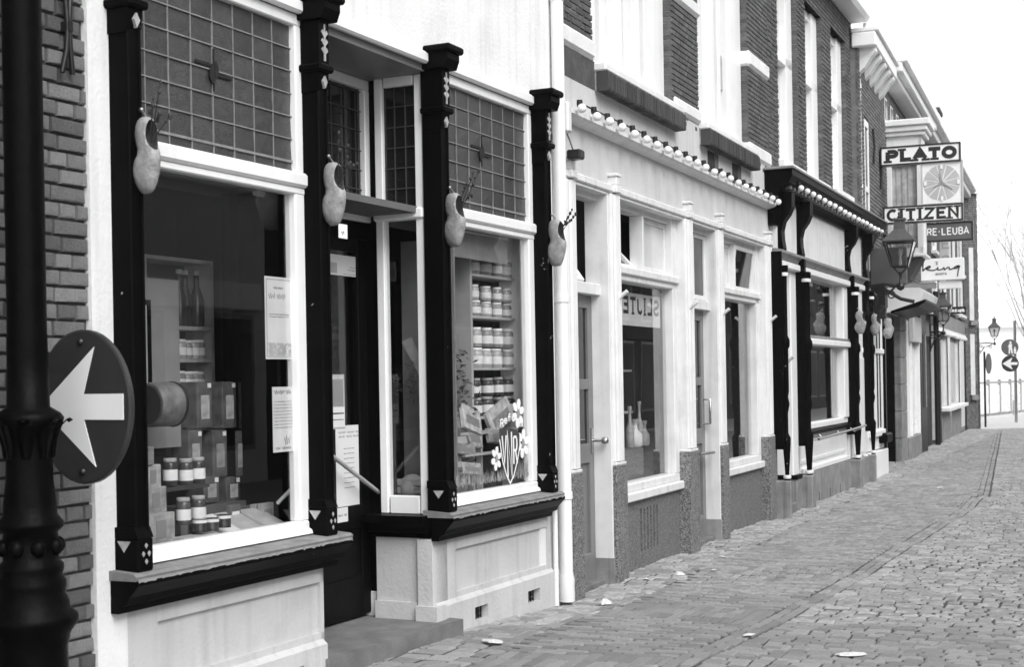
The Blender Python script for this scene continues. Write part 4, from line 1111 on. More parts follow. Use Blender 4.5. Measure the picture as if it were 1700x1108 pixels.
# passage opening with stone pier
ps=d.thing('passage_gateway','dark open passage with grey stone pier and white hood','gateway')
m=MB(); m.box(1.62,3.75,.55,.7,-.05,3.0); m.box(1.5,1.62,-.02,.7,-.05,3.0); m.box(1.62,3.75,.0,.6,2.72,3.0); m.box(3.74,3.9,.101,.6,-.05,2.75); m.build('passage_shade','door_paint',ps)  # near-black boxes put the open passage's shade into colour
z=0
for k in range(6):
    BOX('pier_block','plinth_stone',ps,3.72,4.62,-.03,.10,z-.05,z+.43,.012); z+=.485
m=MB(); m.prism_x([(.1,2.62),(-.35,2.70),(-.55,2.82),(-.60,2.98),(-.52,3.04),(.1,3.06)],2.15,4.75); m.build('hood','white_paint',ps)
m=MB(); m.prism_x([(-.05,2.62),(-.5,2.72),(-.62,2.80),(-.62,2.84),(-.05,2.66)],2.1,4.8); m.build('hood_edge','black_paint',ps)
m=MB(); m.loft([[(4.3+.22*k/8, -.1-.38*math.sin(k/8*1.5)+.09*math.cos(t), 3.04+.30*k/8+.09*math.sin(t)) for t in [i*math.pi/4 for i in range(8)]] for k in range(9)]); m.build('hood_scroll','white_paint',ps)
# ---- house with the bay window
hb=d.thing('bay_window_house','brick house with projecting white bay window and heavy white cornice','house')
BOX('wall','brick_far',hb,1.7,8.1,.02,.4,2.6,6.6)
lay_bricks(hb,[(1.7,8.1,3.06,6.4)],'brick_far',-.005,L=.2,H=.052,joint=.01,depth=.04,zbase=3.06)
EV=6.52
m=MB(); m.box(1.8,8.2,-.24,.1,EV,EV+.10,.015); m.box(1.8,8.2,-.34,.1,EV+.10,EV+.26,.02); m.box(1.8,8.25,-.42,.1,EV+.26,EV+.42,.02); m.build('cornice','white_paint',hb)
for i in range(7):
    x=2.1+i*.85; m=MB(); m.box(x,x+.34,-.012,.1,5.85,6.28); w_=m.build('attic_window','white_paint',hb); BOX('pane','dark_glass',w_,x+.05,x+.29,-.02,-.013,5.9,6.24)
m=MB(); m.prism_x([(.1,EV+.4),(2.6,EV+1.6),(2.6,EV+.4)],1.75,8.2); m.build('roof','roof_tile',hb)
m=MB(); m.box(3.4,4.9,.9,2.0,EV+.3,EV+1.1); m.box(3.25,5.05,.7,2.0,EV+1.1,EV+1.25,.02); m.build('dormer','white_paint',hb)
# bay
bz0,bz1=3.62,5.62; b0,b1=2.3,2.95; bd=-.58
m=MB()
m.box(b0,b0+.05,bd,bd+.09,bz0,bz1,.006); m.box(b0,b0+.05,-.08,.02,bz0,bz1,.006); m.box(b0,b0+.05,bd+.09,-.08,bz0,bz0+.10,.006); m.box(b0,b0+.05,bd+.09,-.08,5.12,5.19,.004); m.box(b0,b0+.05,bd+.09,-.08,5.42,bz1,.004)
m.box(b0,b1,bd,bd+.05,bz0,bz0+.12); m.box(b0,b1,bd,bd+.05,5.42,bz1); m.box(b1-.15,b1,bd,bd+.05,bz0,bz1); m.box(b0+.05,b0+.2,bd,bd+.05,bz0,bz1); m.box(b1-.05,b1,bd,.0,bz0,bz1)
bay=m.build('bay_frame','white_paint',hb)
m=MB(); m.box(b0-.06,b1+.06,bd-.06,.05,bz1,bz1+.07,.01); m.box(b0-.10,b1+.1,bd-.1,.05,bz1+.07,bz1+.16,.012); m.box(b0-.14,b1+.14,bd-.15,.05,bz1+.16,bz1+.27,.015); m.build('bay_cornice','white_paint',bay)
m=MB()
for i in range(9):
    y0_=bd+.09+i*.048; m.box(b0+.05+.012*(i%2),b0+.07+.012*(i%2),y0_,y0_+.05,bz0+.1,5.12)
m.build('curtain','curtain_grey',bay)
BOX('top_pane','curtained_glass',bay,b0+.03,b0+.036,bd+.09,-.08,5.19,5.42); BOX('front_pane','curtained_glass',bay,b0+.2,b1-.14,bd+.03,bd+.036,bz0+.12,5.42)
m=MB()
for i in range(5):
    y0_=bd+.1+i*.085; m.tube([(b0+.026,y0_,5.20),(b0+.026,y0_+.042,5.41),(b0+.026,y0_+.085,5.20)],.006,4)
m.build('lead_zigzag','sign_grey',bay)
m=MB(); m.prism_x([(.0,3.05),(-.35,3.2),(bd,bz0),(0,bz0)],b0,b1); m.build('bay_underside','brick_dark',bay)
m=MB(); m.box(b0-.05,b1+.05,bd-.05,.0,bz0-.05,bz0+.0,.01); m.build('bay_sill','white_paint',bay)
# chimney
cm_=d.thing('brick_chimney','brick chimney stack rising above the far white cornice','chimney',14.0,.30,0)
BOX('stack','mortar_light',cm_,-.38,.38,-.22,.22,6.9,7.98); lay_bricks(cm_,[(-.39,.39,7.0,7.96)],'brick_far',-.235,L=.2,H=.055,joint=.012,depth=.03,zbase=7.0)
m=MB()
for k in range(14):
    z_=7.0+k*.067; o_=.1 if k%2 else 0
    m.box(-.395,-.36,-.225,-.02+o_,z_,z_+.055); m.box(-.395,-.36,-.008+o_,.222,z_,z_+.055)
m.build('side_bricks','brick_far',cm_,kind='stuff'); BOX('chimney_cap','brick_dark',cm_,-.44,.44,-.28,.28,7.98,8.10,.02)
# ground floor shopfronts along this house
sf=d.thing('white_narrow_shopfront','narrow white shopfront with scalloped hoods past the dark passage','shopfront')
m=MB(); m.box(4.62,5.35,-.01,.3,.4,2.6); m.box(5.35,6.9,.04,.3,.4,2.6); m.box(5.3,5.4,-.05,.2,.4,2.6,.01); m.box(6.75,6.9,-.05,.2,.4,2.6,.01); m.build('front','white_paint',sf)
BOX('front_window','curtained_glass',sf,5.45,6.7,.03,.038,.6,2.3); BOX('base','plinth_stone',sf,4.62,6.9,-.06,.3,-.05,.40,.01)
for (z_,dep) in ((2.95,.26),):
    m=MB(); m.prism_x([(0,z_+.12),(-dep,z_-.18),(-dep-.06,z_-.17),(-dep-.04,z_-.08),(0,z_+.24)],5.4,6.9); m.build('hood','limestone',sf)
BOX('sign_board','sign_pale',sf,5.2,6.8,-.10,-.02,2.2,2.7,.01)
dk=d.thing('dark_doorway_front','dark painted doorway front beside a black drainpipe','shopfront')
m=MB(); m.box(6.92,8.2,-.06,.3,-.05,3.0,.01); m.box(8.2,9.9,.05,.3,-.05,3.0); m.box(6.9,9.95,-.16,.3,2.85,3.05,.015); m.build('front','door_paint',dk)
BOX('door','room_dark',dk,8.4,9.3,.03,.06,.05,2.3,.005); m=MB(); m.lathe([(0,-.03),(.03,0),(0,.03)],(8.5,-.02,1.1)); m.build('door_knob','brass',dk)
m=MB(); m.tube([(7.6,-.09,.9),(7.6,-.09,2.4)],.02,6); m.build('door_bar','zinc',dk)
bp_=d.thing('black_drainpipe','black drainpipe left of the last house','drainpipe',10.05,-.1,0)
m=MB(); m.tube([(0,0,0),(0,0,3.4)],.06,10); m.build('pipe','iron',bp_)
# ---- last house on the corner
lh=d.thing('corner_house','brick corner house with white framed shop windows closing the row','house')
BOX('wall','brick_far',lh,8.1,20.2,.02,5,2.4,6.9); BOX('mortar_base','brick_far',lh,10.15,20.2,.04,5,-.05,2.4)
lay_bricks(lh,[(8.15,10.4,3.1,6.9),(10.4,20.2,3.0,3.2),(10.4,20.2,4.15,4.35),(10.4,20.2,5.5,6.9),(11.5,12.6,3.2,5.5),(14.0,15.4,3.2,5.5),(17.0,18.2,3.2,5.5),(19.6,20.2,3.2,5.5)],'brick_far',0,L=.2,H=.055,joint=.012,depth=.04,zbase=3.0)
for (x0,x1) in ((10.4,11.5),(12.6,14.0),(15.4,17.0),(18.2,19.6)):
    for (z0,z1) in ((3.2,4.15),(4.35,5.5)):
        m=MB(); m.box(x0,x0+.14,-.02,.1,z0,z1); m.box(x1-.3,x1,-.02,.1,z0,z1); m.box(x0,x1,-.02,.1,z0,z0+.12); m.box(x0,x1,-.02,.1,z1-.1,z1); w_=m.build('window','white_paint',lh); BOX('pane','curtained_glass',w_,x0+.14,x1-.3,.02,.026,z0,z1)
        BOX('window_sill','limestone',w_,x0-.1,x1+.1,-.12,.0,z0-.09,z0-.005,.01)
m=MB(); m.box(8.1,20.3,-.25,.2,6.62,6.8,.02); m.box(8.1,20.4,-.4,.2,6.8,7.0,.02); m.build('cornice','white_paint',lh)
m=MB(); m.box(17.0,20.1,.2,.6,7.0,7.9); m.box(16.9,20.2,.1,.7,7.9,8.02,.02); m.build('parapet','limestone',lh)
# splayed corner face
C0,C1=(20.2,.0),(20.6,-.38)
def cor(t,o): # along the splay, o outward
    ex,ey=C1[0]-C0[0],C1[1]-C0[1]; L_=math.hypot(ex,ey); nx,ny=ey/L_,-ex/L_
    return (C0[0]+ex*t+nx*o, C0[1]+ey*t+ny*o)
m=MB(); m.prism_z([cor(0,0),cor(1,0),(24,2),(23,4),(20.2,4)],-.05,6.75); spl=m.build('corner_splay','brick_far',lh)
SL=math.hypot(C1[0]-C0[0],C1[1]-C0[1])
lay_bricks(lh,[(0,SL*.38,0,6.7),(SL*.68,SL,0,6.7),(SL*.38,SL*.68,2.7,3.0),(SL*.38,SL*.68,5.2,6.7),(SL*.38,SL*.68,0,.8)],'brick_far',0,L=.2,H=.055,joint=.012,depth=.03,loc=(C0[0]-.012,C0[1]-.016,0),rotz=math.atan2(C1[1]-C0[1],C1[0]-C0[0]))
m=MB(); m.prism_z([cor(-.1,.12),cor(1.1,.12),(24.2,2),(23,4),(20.1,4)],6.75,7.0); m.build('corner_cornice','white_paint',spl)
for (z0,z1) in ((.95,2.7),(3.1,5.2)):
    m=MB(); m.prism_z([cor(.38,.02),cor(.68,.02),cor(.68,-.05),cor(.38,-.05)],z0,z1); m.build('corner_window','curtained_glass',spl)
    m=MB(); m.prism_z([cor(.30,.12),cor(.76,.12),cor(.76,-.05),cor(.30,-.05)],z0-.14,z0-.01); m.build('corner_sill','plinth_stone',spl)
m=MB(); m.prism_z([cor(.86,.03),cor(.97,.03),cor(.97,-.05),cor(.86,-.05)],0,2.9); m.build('corner_post','brick_dark',spl)
# its shopfront
m=MB(); m.box(10.25,20.1,-.06,.1,2.52,2.66,.015); x=10.3
while x<20: m.box(x,x+.16,-.09,.0,2.50+random.uniform(-.02,.02),2.60,.02); x+=.22
m.build('shop_fascia','limestone',lh)
BOX('fascia_board','zinc',lh,10.25,20.1,-.03,.1,2.66,3.02)
m=MB()
for x0,x1 in ((10.3,11.1),(14.1,14.5),(17.9,19.3)): m.box(x0,x1,-.05,.1,.10,2.52,.01)
m.build('front_pier','cream_paint',lh)
for x0,x1 in ((11.1,11.5),(19.3,19.75)): BOX('black_jamb','black_paint',lh,x0,x1,-.07,.1,-.05,2.5,.01)
for x0,x1 in ((11.6,14.1),(14.5,17.9)):
    m=MB(); m.box(x0,x0+.25,-.03,.1,.8,2.52); m.box(x1-.4,x1,-.03,.1,.8,2.52); w_=m.build('shop_window','cream_paint',lh); BOX('pane','curtained_glass',w_,x0+.25,x1-.4,.03,.036,.8,2.5)
    m=MB(); m.box(x0+.1,x1-.1,-.25,.05,.70,.79,.01); m.build('window_shelf','limestone',w_); BOX('black_edge','black_paint',w_,x1-.42,x1-.25,-.04,-.031,.8,2.5)
BOX('shop_plinth','plinth_stone',lh,11.5,19.3,-.05,.1,-.05,.70)

# ---- hanging signs (square to the street)
def sign_frame(u,px0,py0,px1,py1):
    y0,z1=d.across(px0,py0,u); y1,z0=d.across(px1,py1,u); return y0,y1,z0,z1     # y1<y0 towards the street
def sign_box(name,label,u,q,th,m,rim=None):
    y0,y1,z0,z1=q; t=d.thing(name,label,'sign',u,0,0)
    MB().box(-th/2,th/2,y1,y0,z0,z1,.006).build('panel',m,t)
    if rim:
        r=MB(); e=.022
        for (a0,a1,c0,c1) in ((y1-e,y0+e,z0-e,z0),(y1-e,y0+e,z1,z1+e),(y1-e,y1,z0,z1),(y0,y0+e,z0,z1)): r.box(-th/2-.012,th/2+.012,a0,a1,c0,c1)
        r.build('rim',rim,t)
    return t,q,th
def sput(q,th,ox,oz): 
    return lambda x,y,l: (-th/2-l, q[0]-ox-x, q[2]+oz+y)
US_=1.35
q=sign_frame(US_,1464,248,1593,266); t,q,th=sign_box('hanging_sign','white hanging sign lettered PLATO in dark capitals',US_,q,.14,'sign_white','sign_black')
W=q[0]-q[1]; H=q[3]-q[2]
letters('letter','PLATO',W*.90,H*.78,.066,sput(q,th,W*.05,H*.11),'sign_black',t,.003,.13)
q2=sign_frame(US_,1531,272,1597,336); t,q2,th=sign_box('clock_sign','square pale sign with a round segmented clock disc below the PLATO sign',US_,q2,.10,'sign_white','sign_pale')
W=q2[0]-q2[1]; H=q2[3]-q2[2]; cy,cz,R_=(q2[0]+q2[1])/2,(q2[2]+q2[3])/2,W*.47
for k in range(12):
    a0=math.radians(k*30+15+1.5); a1=math.radians(k*30+45-1.5); m=MB()
    P=[(cy-.03*math.cos((a0+a1)/2),cz+.03*math.sin((a0+a1)/2))]+[(cy-R_*math.cos(a0+(a1-a0)*i/5),cz+R_*math.sin(a0+(a1-a0)*i/5)) for i in range(6)]
    m.prism_x([(y,z) for y,z in P],-th/2-.004,-th/2+.01); m.build('dial_segment','sign_pale',t)
m=MB()
for k in range(0,12,3):
    a0=math.radians(k*30+90); m.box(-th/2-.012,-th/2,cy-R_*.9*math.cos(a0)-.02,cy-R_*.9*math.cos(a0)+.02,cz+R_*.9*math.sin(a0)-.035,cz+R_*.9*math.sin(a0)+.035)
m.build('dial_mark','sign_white',t)
for ang,ln in ((-35,.72),(-150,.55),(100,.7)):
    a0=math.radians(ang); m=MB(); P=Vector((cy-R_*ln*math.cos(a0),cz+R_*ln*math.sin(a0))); nn=Vector((math.sin(a0),math.cos(a0)))*.022
    m.prism_x([(cy+nn.x,cz+nn.y),(P.x,P.y),(cy-nn.x,cz-nn.y)],-th/2-.016,-th/2-.006); m.build('clock_hand','sign_grey',t)
q3=sign_frame(US_,1469,347,1597,364); t,q3,th=sign_box('hanging_sign','white hanging sign lettered CITIZEN in black capitals',US_,q3,.14,'sign_white','sign_black')
W=q3[0]-q3[1]; H=q3[3]-q3[2]
letters('letter','CITIZEN',W*.92,H*.84,.046,sput(q3,th,W*.04,H*.08),'sign_black',t,.003,.11)
hg=d.thing('sign_bracket','black iron bar holding the PLATO and CITIZEN signs together','bracket',US_,0,0)
m=MB()
for y in (q2[0]-.10,q2[1]+.08):
    m.tube([(0,y,q[2]-.03),(0,y,q2[3]+.02)],.02,6); m.tube([(0,y,q2[2]-.02),(0,y,q3[3]+.03)],.02,6)
m.box(-.02,.02,q[0]+.02,.05,q[2]+.05,q[2]+.10); m.box(-.02,.02,q3[0]+.02,.05,q3[2]+.05,q3[2]+.10)
m.build('bar','iron',hg)
UL=4.6
q=sign_frame(UL,1508,375,1614,397); t,q,th=sign_box('hanging_sign','dark grey hanging sign lettered FAVRE-LEUBA in white',UL,q,.12,'sign_mid','sign_black')
W=q[0]-q[1]; H=q[3]-q[2]
letters('letter','FAVRE-LEUBA',W*.92,H*.46,.022,sput(q,th,W*.03,H*.30),'sign_white',t,.003)
UK=4.2
q=sign_frame(UK,1529,431,1601,464); t,q,th=sign_box('hanging_sign','cream hanging sign with king in script above small capitals',UK,q,.16,'sign_white')
W=q[0]-q[1]; H=q[3]-q[2]; pt=sput(q,th,0,0)
def script(pts,tk,m='sign_black',lift=.004):
    mb=MB(); stroke(mb,[(x*W,y*H) for x,y in pts],tk,lambda p,l: pt(p.x,p.y,l),lift); mb.build('script_stroke',m,t)
def sp(P,n_=6):   # smooth through points
    out=[]
    for i in range(len(P)-1):
        p0,p1,p2,p3=[Vector(P[max(0,min(len(P)-1,i+k))]) for k in (-1,0,1,2)]
        for j in range(n_):
            s_=j/n_; out.append(tuple(.5*((2*p1)+(p2-p0)*s_+(2*p0-5*p1+4*p2-p3)*s_*s_+(3*p1-p0-3*p2+p3)*s_**3)))
    return out+[P[-1]]
script(sp([(.06,.88),(.05,.66),(.05,.44)]),.022)
script(sp([(.05,.44),(.12,.58),(.20,.66),(.22,.60),(.13,.54),(.20,.48),(.30,.46),(.38,.52),(.40,.58),(.40,.48),(.48,.48),(.54,.56),(.55,.46),(.62,.56),(.66,.56),(.67,.47),(.74,.50),(.82,.60),(.88,.62),(.82,.52),(.78,.50),(.84,.52),(.90,.62),(.87,.40),(.85,.14)]),.020,lift=.006)
letters('letter','SHIRTS',W*.26,H*.12,.012,sput(q,th,W*.34,H*.22),'sign_grey',t,.003)
m=MB(); m.box(-th/2-.006,-th/2,q[0]-W*.40,q[0]-W*.36,q[2]+H*.70,q[2]+H*.80); m.prism_x([(q[0]-W*.42,q[2]+H*.86),(q[0]-W*.38,q[2]+H*.81),(q[0]-W*.34,q[2]+H*.86)],-th/2-.006,-th/2); m.build('crown_mark','sign_grey',t)
m=MB(); m.box(-.03,.03,q[1]+.05,q[0]-W*.4+.0,q[2]-.16,q[2]-.012,.01); m.build('lower_panel','sign_white',t)
m=MB(); m.box(-.03,.03,q[0]-W*.35,.0,q[2]-.14,q[2]-.04,.008); m.build('arm','zinc',t)
# vertical letters on the corner house
vs=d.thing('vertical_sign','narrow upright sign with dark letters stacked on the last house','sign',9.4,0,0)
q=sign_frame(9.4,1561,363,1573,428)
MB().box(-.04,.04,q[1]-.03,q[0]+.03,q[2]-.3,q[3]+.3,.01).build('panel','sign_pale',vs)
for k,ch_ in enumerate('JANSEn'[2:]+'Se'):
    z_=q[3]+.12-k*.29
    letters('letter',ch_,.18,.22,.035,lambda x,y,l,z_=z_: (-.04-l,q[0]-.01-x,z_+y-.2),'sign_grey',vs,.003)
# small dark shop sign
UA=12.5
q=sign_frame(UA,1573,510,1604,521); t,q,th=sign_box('hanging_sign','small dark hanging sign lettered Antiek near the last house',UA,q,.06,'sign_black')
W=q[0]-q[1]; H=q[3]-q[2]
letters('letter','Antiek',W*.86,H*.62,.03,sput(q,th,W*.07,H*.18),'sign_white',t,.003)

# ---- lanterns
def lantern(frame,u,dd,z,sc,label,wall_d,rot=0):
    """four-sided street lantern on a scrolled arm; z = bottom ball"""
    t=frame.thing('wall_lantern',label,'street lamp',u,dd,z,0,'old lanterns on scrolled arms along the row'); t.scale=(sc,sc,sc)
    m=MB(); m.lathe([(.0,-.07),(.055,-.04),(.065,.0),(.05,.04),(.02,.06),(.016,.16),(.03,.2),(.02,.24)],(0,0,0),12); m.build('ball_finial','iron',t)
    zb,zt=.32,.72; wb,wt=.125,.235
    m=MB()
    for sx in (-1,1):
        for sy in (-1,1):
            m.tube([(sx*wb,sy*wb,zb),(sx*wt,sy*wt,zt)],.011,6); m.tube([(0,0,.18),(sx*wb*.9,sy*wb*.9,zb)],.008,6)
    for w_,z_ in ((wb,zb),(wt,zt)):
        for (x0,y0,x1,y1) in ((-w_,-w_,w_,-w_),(w_,-w_,w_,w_),(w_,w_,-w_,w_),(-w_,w_,-w_,-w_)): m.tube([(x0,y0,z_),(x1,y1,z_)],.010,6)
    fo=m.build('frame','iron',t)
    for k in range(4):
        an_=k*math.pi/2; R2=lambda x,y: (x*math.cos(an_)-y*math.sin(an_),x*math.sin(an_)+y*math.cos(an_))
        P=[R2(-wb,-wb)+(zb,),R2(wb,-wb)+(zb,),R2(wt,-wt)+(zt,),R2(-wt,-wt)+(zt,)]; m=MB(); m.add(P,[(0,1,2,3)]); m.build('glass_pane','lamp_glass',t)
    m=MB(); e=.25
    m.loft([[(sx*e*s_,sy*e*s_,z_) for sx,sy in ((-1,-1),(1,-1),(1,1),(-1,1))] for s_,z_ in ((1,zt),(1.0,zt+.02),(.62,zt+.12),(.34,zt+.20),(.30,zt+.34),(.40,zt+.35),(.40,zt+.38))],True,False); m.build('roof','zinc_dark',t)
    m=MB(); m.lathe([(.02,0),(.04,.03),(.018,.06),(.03,.09),(0,.13)],(0,0,zt+.37),10); m.build('finial','iron',t)
    m=MB(); m.lathe([(.015,0),(.03,.02),(.02,.14),(.045,.2),(.05,.26),(0,.32)],(0,0,zb+.02),10); m.build('burner','sign_pale',t)
    L_=(wall_d-dd)/sc
    m=MB(); m.tube([(0,0,0),(0,L_*.5,.05),(0,L_,.02)],.022,8)
    sp_=[(0,L_-.05+.16*math.cos(i*.5)*(1-i/30),-.2+.16*math.sin(i*.5)*(1-i/30)) for i in range(20)]; m.tube(sp_,.016,6)
    m.tube([(0,L_*.15,.0),(0,L_*.35,-.10),(0,L_*.65,-.12),(0,L_*.95,-.42)],.018,6); m.tube([(0,L_,-.5),(0,L_,.25)],.022,6)
    s2=[(0,L_*.28+.08*math.cos(i*.55)*(1-i/24),-.13+.08*math.sin(i*.55)*(1-i/24)) for i in range(16)]; m.tube(s2,.012,6)
    m.build('scroll_arm','iron',t)
    return t
glass_mat('lamp_glass',.75,1.4)
mat('zinc_dark',.07,.5,.2,10)
yl,zl=d.across(1495,476,-.55)
lantern(d,-.55,yl,zl,.93,'largest old lantern, nearest, under the CITIZEN sign',.0)
yl,zl=d.across(1566,553,9.8); lantern(d,9.8,yl,zl,.80,'middle old lantern in front of the corner house',.0)
yl,zl=d.across(1651,571,21.0); lantern(d,21.0,yl,zl,.66,'farthest old lantern against the white sky at the corner',-.36)
# small fittings under the black cornice
sg=c.thing('shop_bracket_sign','dark scrolled bracket board at the end of the black cornice','bracket',11.9,-.2,0)
m=MB(); m.box(-.03,.03,-.35,.2,2.98,3.55,.01); m.build('board','sign_mid',sg); m=MB(); m.box(-.05,.05,-.02,.2,2.45,2.98,.01); m.tube([(0,.1,2.98),(0,-.25,2.75),(0,-.45,2.7)],.03,6); m.build('arm','iron',sg)
bl_=c.thing('small_bell','small dark bell lamp hanging near the first lantern','bell',12.3,-.30,3.3)
m=MB(); m.lathe([(.03,.2),(.05,.15),(.10,.0),(.12,-.04),(.0,-.03)],(0,0,0),12); m.build('bell','zinc',bl_); m=MB(); m.tube([(0,0,.2),(0,.1,.4),(0,.3,.45)],.008,5); m.build('cord','iron',bl_)
# round sign seen edge-on at the corner
rs=d.thing('round_sign_edge_on','dark round road sign seen nearly edge-on at the corner house','road sign',21.0,-.50,0)
m=MB(); m.tube([(0,0,0),(0,0,2.2)],.03,8); m.build('pole','iron',rs)
m=MB(); m.loft([[(.02+o_+.26*.25*math.cos(t_),-.12-.26*.3*math.cos(t_)+o_*.5,1.85+.30*math.sin(t_)) for t_ in [i*math.pi/12 for i in range(24)]] for o_ in (0,.03)]); m.build('disc','sign_mid',rs)

# ================================================================== near the camera: lamp post with the round arrow sign
def lev(px,py): 
    dx,dy=px-850,py-554; return dx-ROLL*dy, dy+ROLL*dx
LY=5.30
def lpx(px,py,Y=LY):
    x,y=lev(px,py); return x/F_PX*Y, EYE-(y-YH)/F_PX*Y
LX=lpx(45,560)[0]
lp=bpy.data.objects.new('lamp_post',None); COL.objects.link(lp); lp.location=(LX,LY,0); tag(lp,'black cast iron lamp post with moulded base at the left edge','lamp post')
prof=[(.072,5.2),(.072,lpx(49,540)[1]),(.074,1.72),(.078,lpx(49,676)[1]),(.115,lpx(49,686)[1]),(.128,lpx(49,694)[1]),(.122,lpx(49,706)[1]),(.088,lpx(49,722)[1]),(.082,lpx(49,745)[1]),(.086,lpx(49,800)[1]),(.096,lpx(49,835)[1]),(.098,lpx(49,855)[1]),(.120,lpx(49,868)[1]),(.120,lpx(49,876)[1]),
 (.098,lpx(49,884)[1]),(.104,lpx(49,905)[1]),(.100,lpx(49,930)[1]),(.118,lpx(49,938)[1]),(.118,lpx(49,946)[1]),(.112,lpx(49,955)[1]),(.126,lpx(49,966)[1]),(.126,lpx(49,975)[1]),(.120,lpx(49,986)[1]),(.136,lpx(49,1000)[1]),(.138,lpx(49,1012)[1]),(.166,lpx(49,1022)[1]),(.168,lpx(49,1034)[1]),(.140,lpx(49,1052)[1]),(.128,lpx(49,1075)[1]),(.132,.35),(.16,.30),(.17,.25),(.2,.2),(.2,.0)]
prof=[(r,z) for r,z in prof][::-1]
m=MB(); m.lathe(prof,(0,0,0),28); m.build('shaft','cast_iron',lp)
for k in range(8):          # leaf collar
    an_=k*math.pi/4+.2; ca,sa=math.cos(an_),math.sin(an_); z0=lpx(49,735)[1]; m=MB(); rings=[]
    for (r,z,w_) in ((.083,z0-.06,.016),(.092,z0,.026),(.110,z0+.055,.030),(.138,z0+.085,.024),(.150,z0+.075,.008)):
        rings.append([(r*ca-w_*sa*q_+.01*e_*ca,r*sa+w_*ca*q_+.01*e_*sa,z+.006*e_) for q_,e_ in ((-1,0),(0,1),(1,0),(0,-.6))])
    m.loft(rings); m.build('leaf','cast_iron',lp)
for k in range(8):
    an_=k*math.pi/4+.6; m=MB(); m.sphere((.100*math.cos(an_),.100*math.sin(an_),lpx(49,908)[1]),.030,10,7,1.1); m.build('boss','cast_iron',lp)
# arrow disc
R_=.30; DY=5.52
dx_,dz_=lpx(137,676,DY)
ds=bpy.data.objects.new('arrow_sign',None); COL.objects.link(ds); ds.location=(dx_,DY,0); ds.rotation_euler=(0,0,math.radians(-127.6+90)); tag(ds,'round dark road sign with white arrow pointing left on the near lamp post','road sign')
# local: face towards -y, x to the right as seen
m=MB(); n_=48
m.loft([[(r*math.cos(2*math.pi*i/n_),y,dz_+r*math.sin(2*math.pi*i/n_)) for i in range(n_)] for r,y in ((R_-.008,-.004),(R_,.0),(R_+.001,.016),(R_-.004,.020))],True,False); m.build('disc','disc_blue',ds)
AR=[(-.90,0),(.29,.77),(.05,.165),(.87,.165),(.87,-.165),(.05,-.165),(.29,-.77)]
m=MB(); m.prism_y([(x*R_,dz_+y*R_) for x,y in AR],-.0065,-.003); m.build('arrow','sign_white',ds)
for s_ in (.84,-.84):
    m=MB(); m.loft([[(r*math.cos(2*math.pi*i/12),y,dz_+s_*R_+r*math.sin(2*math.pi*i/12)) for i in range(12)] for r,y in ((.016,-.004),(.014,-.012),(.006,-.016))]); m.build('bolt','iron',ds)
m=MB(); m.box(-.30,.0,.02,.05,dz_+.10,dz_+.13); m.box(-.30,.0,.02,.05,dz_-.13,dz_-.10); m.build('clamp','iron',ds)

# ================================================================== goods behind the glass
Zf=z_rail-.045
def poster(frame,name,label,q,dd,m='paper',lines=(),pic=None,cat='poster',border=False,tilt=0):
    """q px0,py0,px1,py1 on the plane dd"""
    u0,z1=frame.at(q[0],q[1],dd); u1,z0=frame.at(q[2],q[3],dd)
    t=frame.thing(name,label,cat,(u0+u1)/2,dd,(z0+z1)/2); w_,h_=(u1-u0)/2,(z1-z0)/2
    t.rotation_euler=(0,tilt,frame.rz) if not tilt else (Matrix.Rotation(frame.rz,4,'Z')@Matrix.Rotation(tilt,4,'Y')).to_euler()
    MB().box(-w_,w_,0,.0015,-h_,h_).build('sheet',m,t)
    if border:
        b_=MB(); e=.012
        for (x0,x1,y0,y1) in ((-w_+e,w_-e,h_-e-.003,h_-e),(-w_+e,w_-e,-h_+e,-h_+e+.003),(-w_+e,-w_+e+.003,-h_+e,h_-e),(w_-e-.003,w_-e,-h_+e,h_-e)): b_.box(x0,x1,-.0012,0,y0,y1)
        b_.build('border_line','ink_soft',t)
    for (y,x0,x1,th,ink) in lines:
        # a line of print as a row of small word-marks
        p_=MB(); X=-w_+2*w_*x0; E_=-w_+2*w_*x1; Y_=h_-2*h_*y; q_=.0011
        if th>.011:                       # handwriting-like heading
            while X<E_-.02:
                L2=min(random.uniform(.04,.09),E_-X); nn=max(16,int(L2/.0016))
                stroke(p_,[(X+L2*i/nn,Y_-th*.5+th*.5*math.sin(i*.62)*(.35+.65*abs(math.sin(i*.13)))) for i in range(nn+1)],.0022,lambda p,l: (p.x,-l,p.y),q_); X+=L2+.014; q_+=.0001
        else:
            while X<E_:
                ln=random.uniform(.008,.03); p_.box(X,min(X+ln,E_),-.0012,0,Y_-th*random.uniform(.4,.7),Y_); X+=ln+.006
        p_.build('line_of_print',ink,t,kind='stuff')
    if pic:
        for (x0,x1,y0,y1,mm) in pic:
            MB().box(-w_+2*w_*x0,-w_+2*w_*x1,-.0014,0,h_-2*h_*y1,h_-2*h_*y0).build('picture',mm,t)
    return t
poster(a,'poster','tall white poster with drawn border in the left shop window',(439,458,487,597),.034,'paper',[(.12,.3,.7,.012,'ink'),(.20,.12,.88,.03,'ink_soft'),(.45,.15,.85,.008,'ink_soft'),(.48,.15,.85,.008,'ink_soft')]+[(.80+.025*i,.08+.02*(i%3),.92,.012,'ink_soft') for i in range(6)],border=True)
poster(a,'notice','white printed notice below the tall poster in the left window',(452,643,490,749),.034,'paper',[(.05,.08,.92,.022,'ink')]+[(.22+.05*i,.08,.9,.007,'ink_soft') for i in range(9)]+[(.75,.5,.85,.05,'ink_soft'),(.92,.1,.9,.014,'ink')])
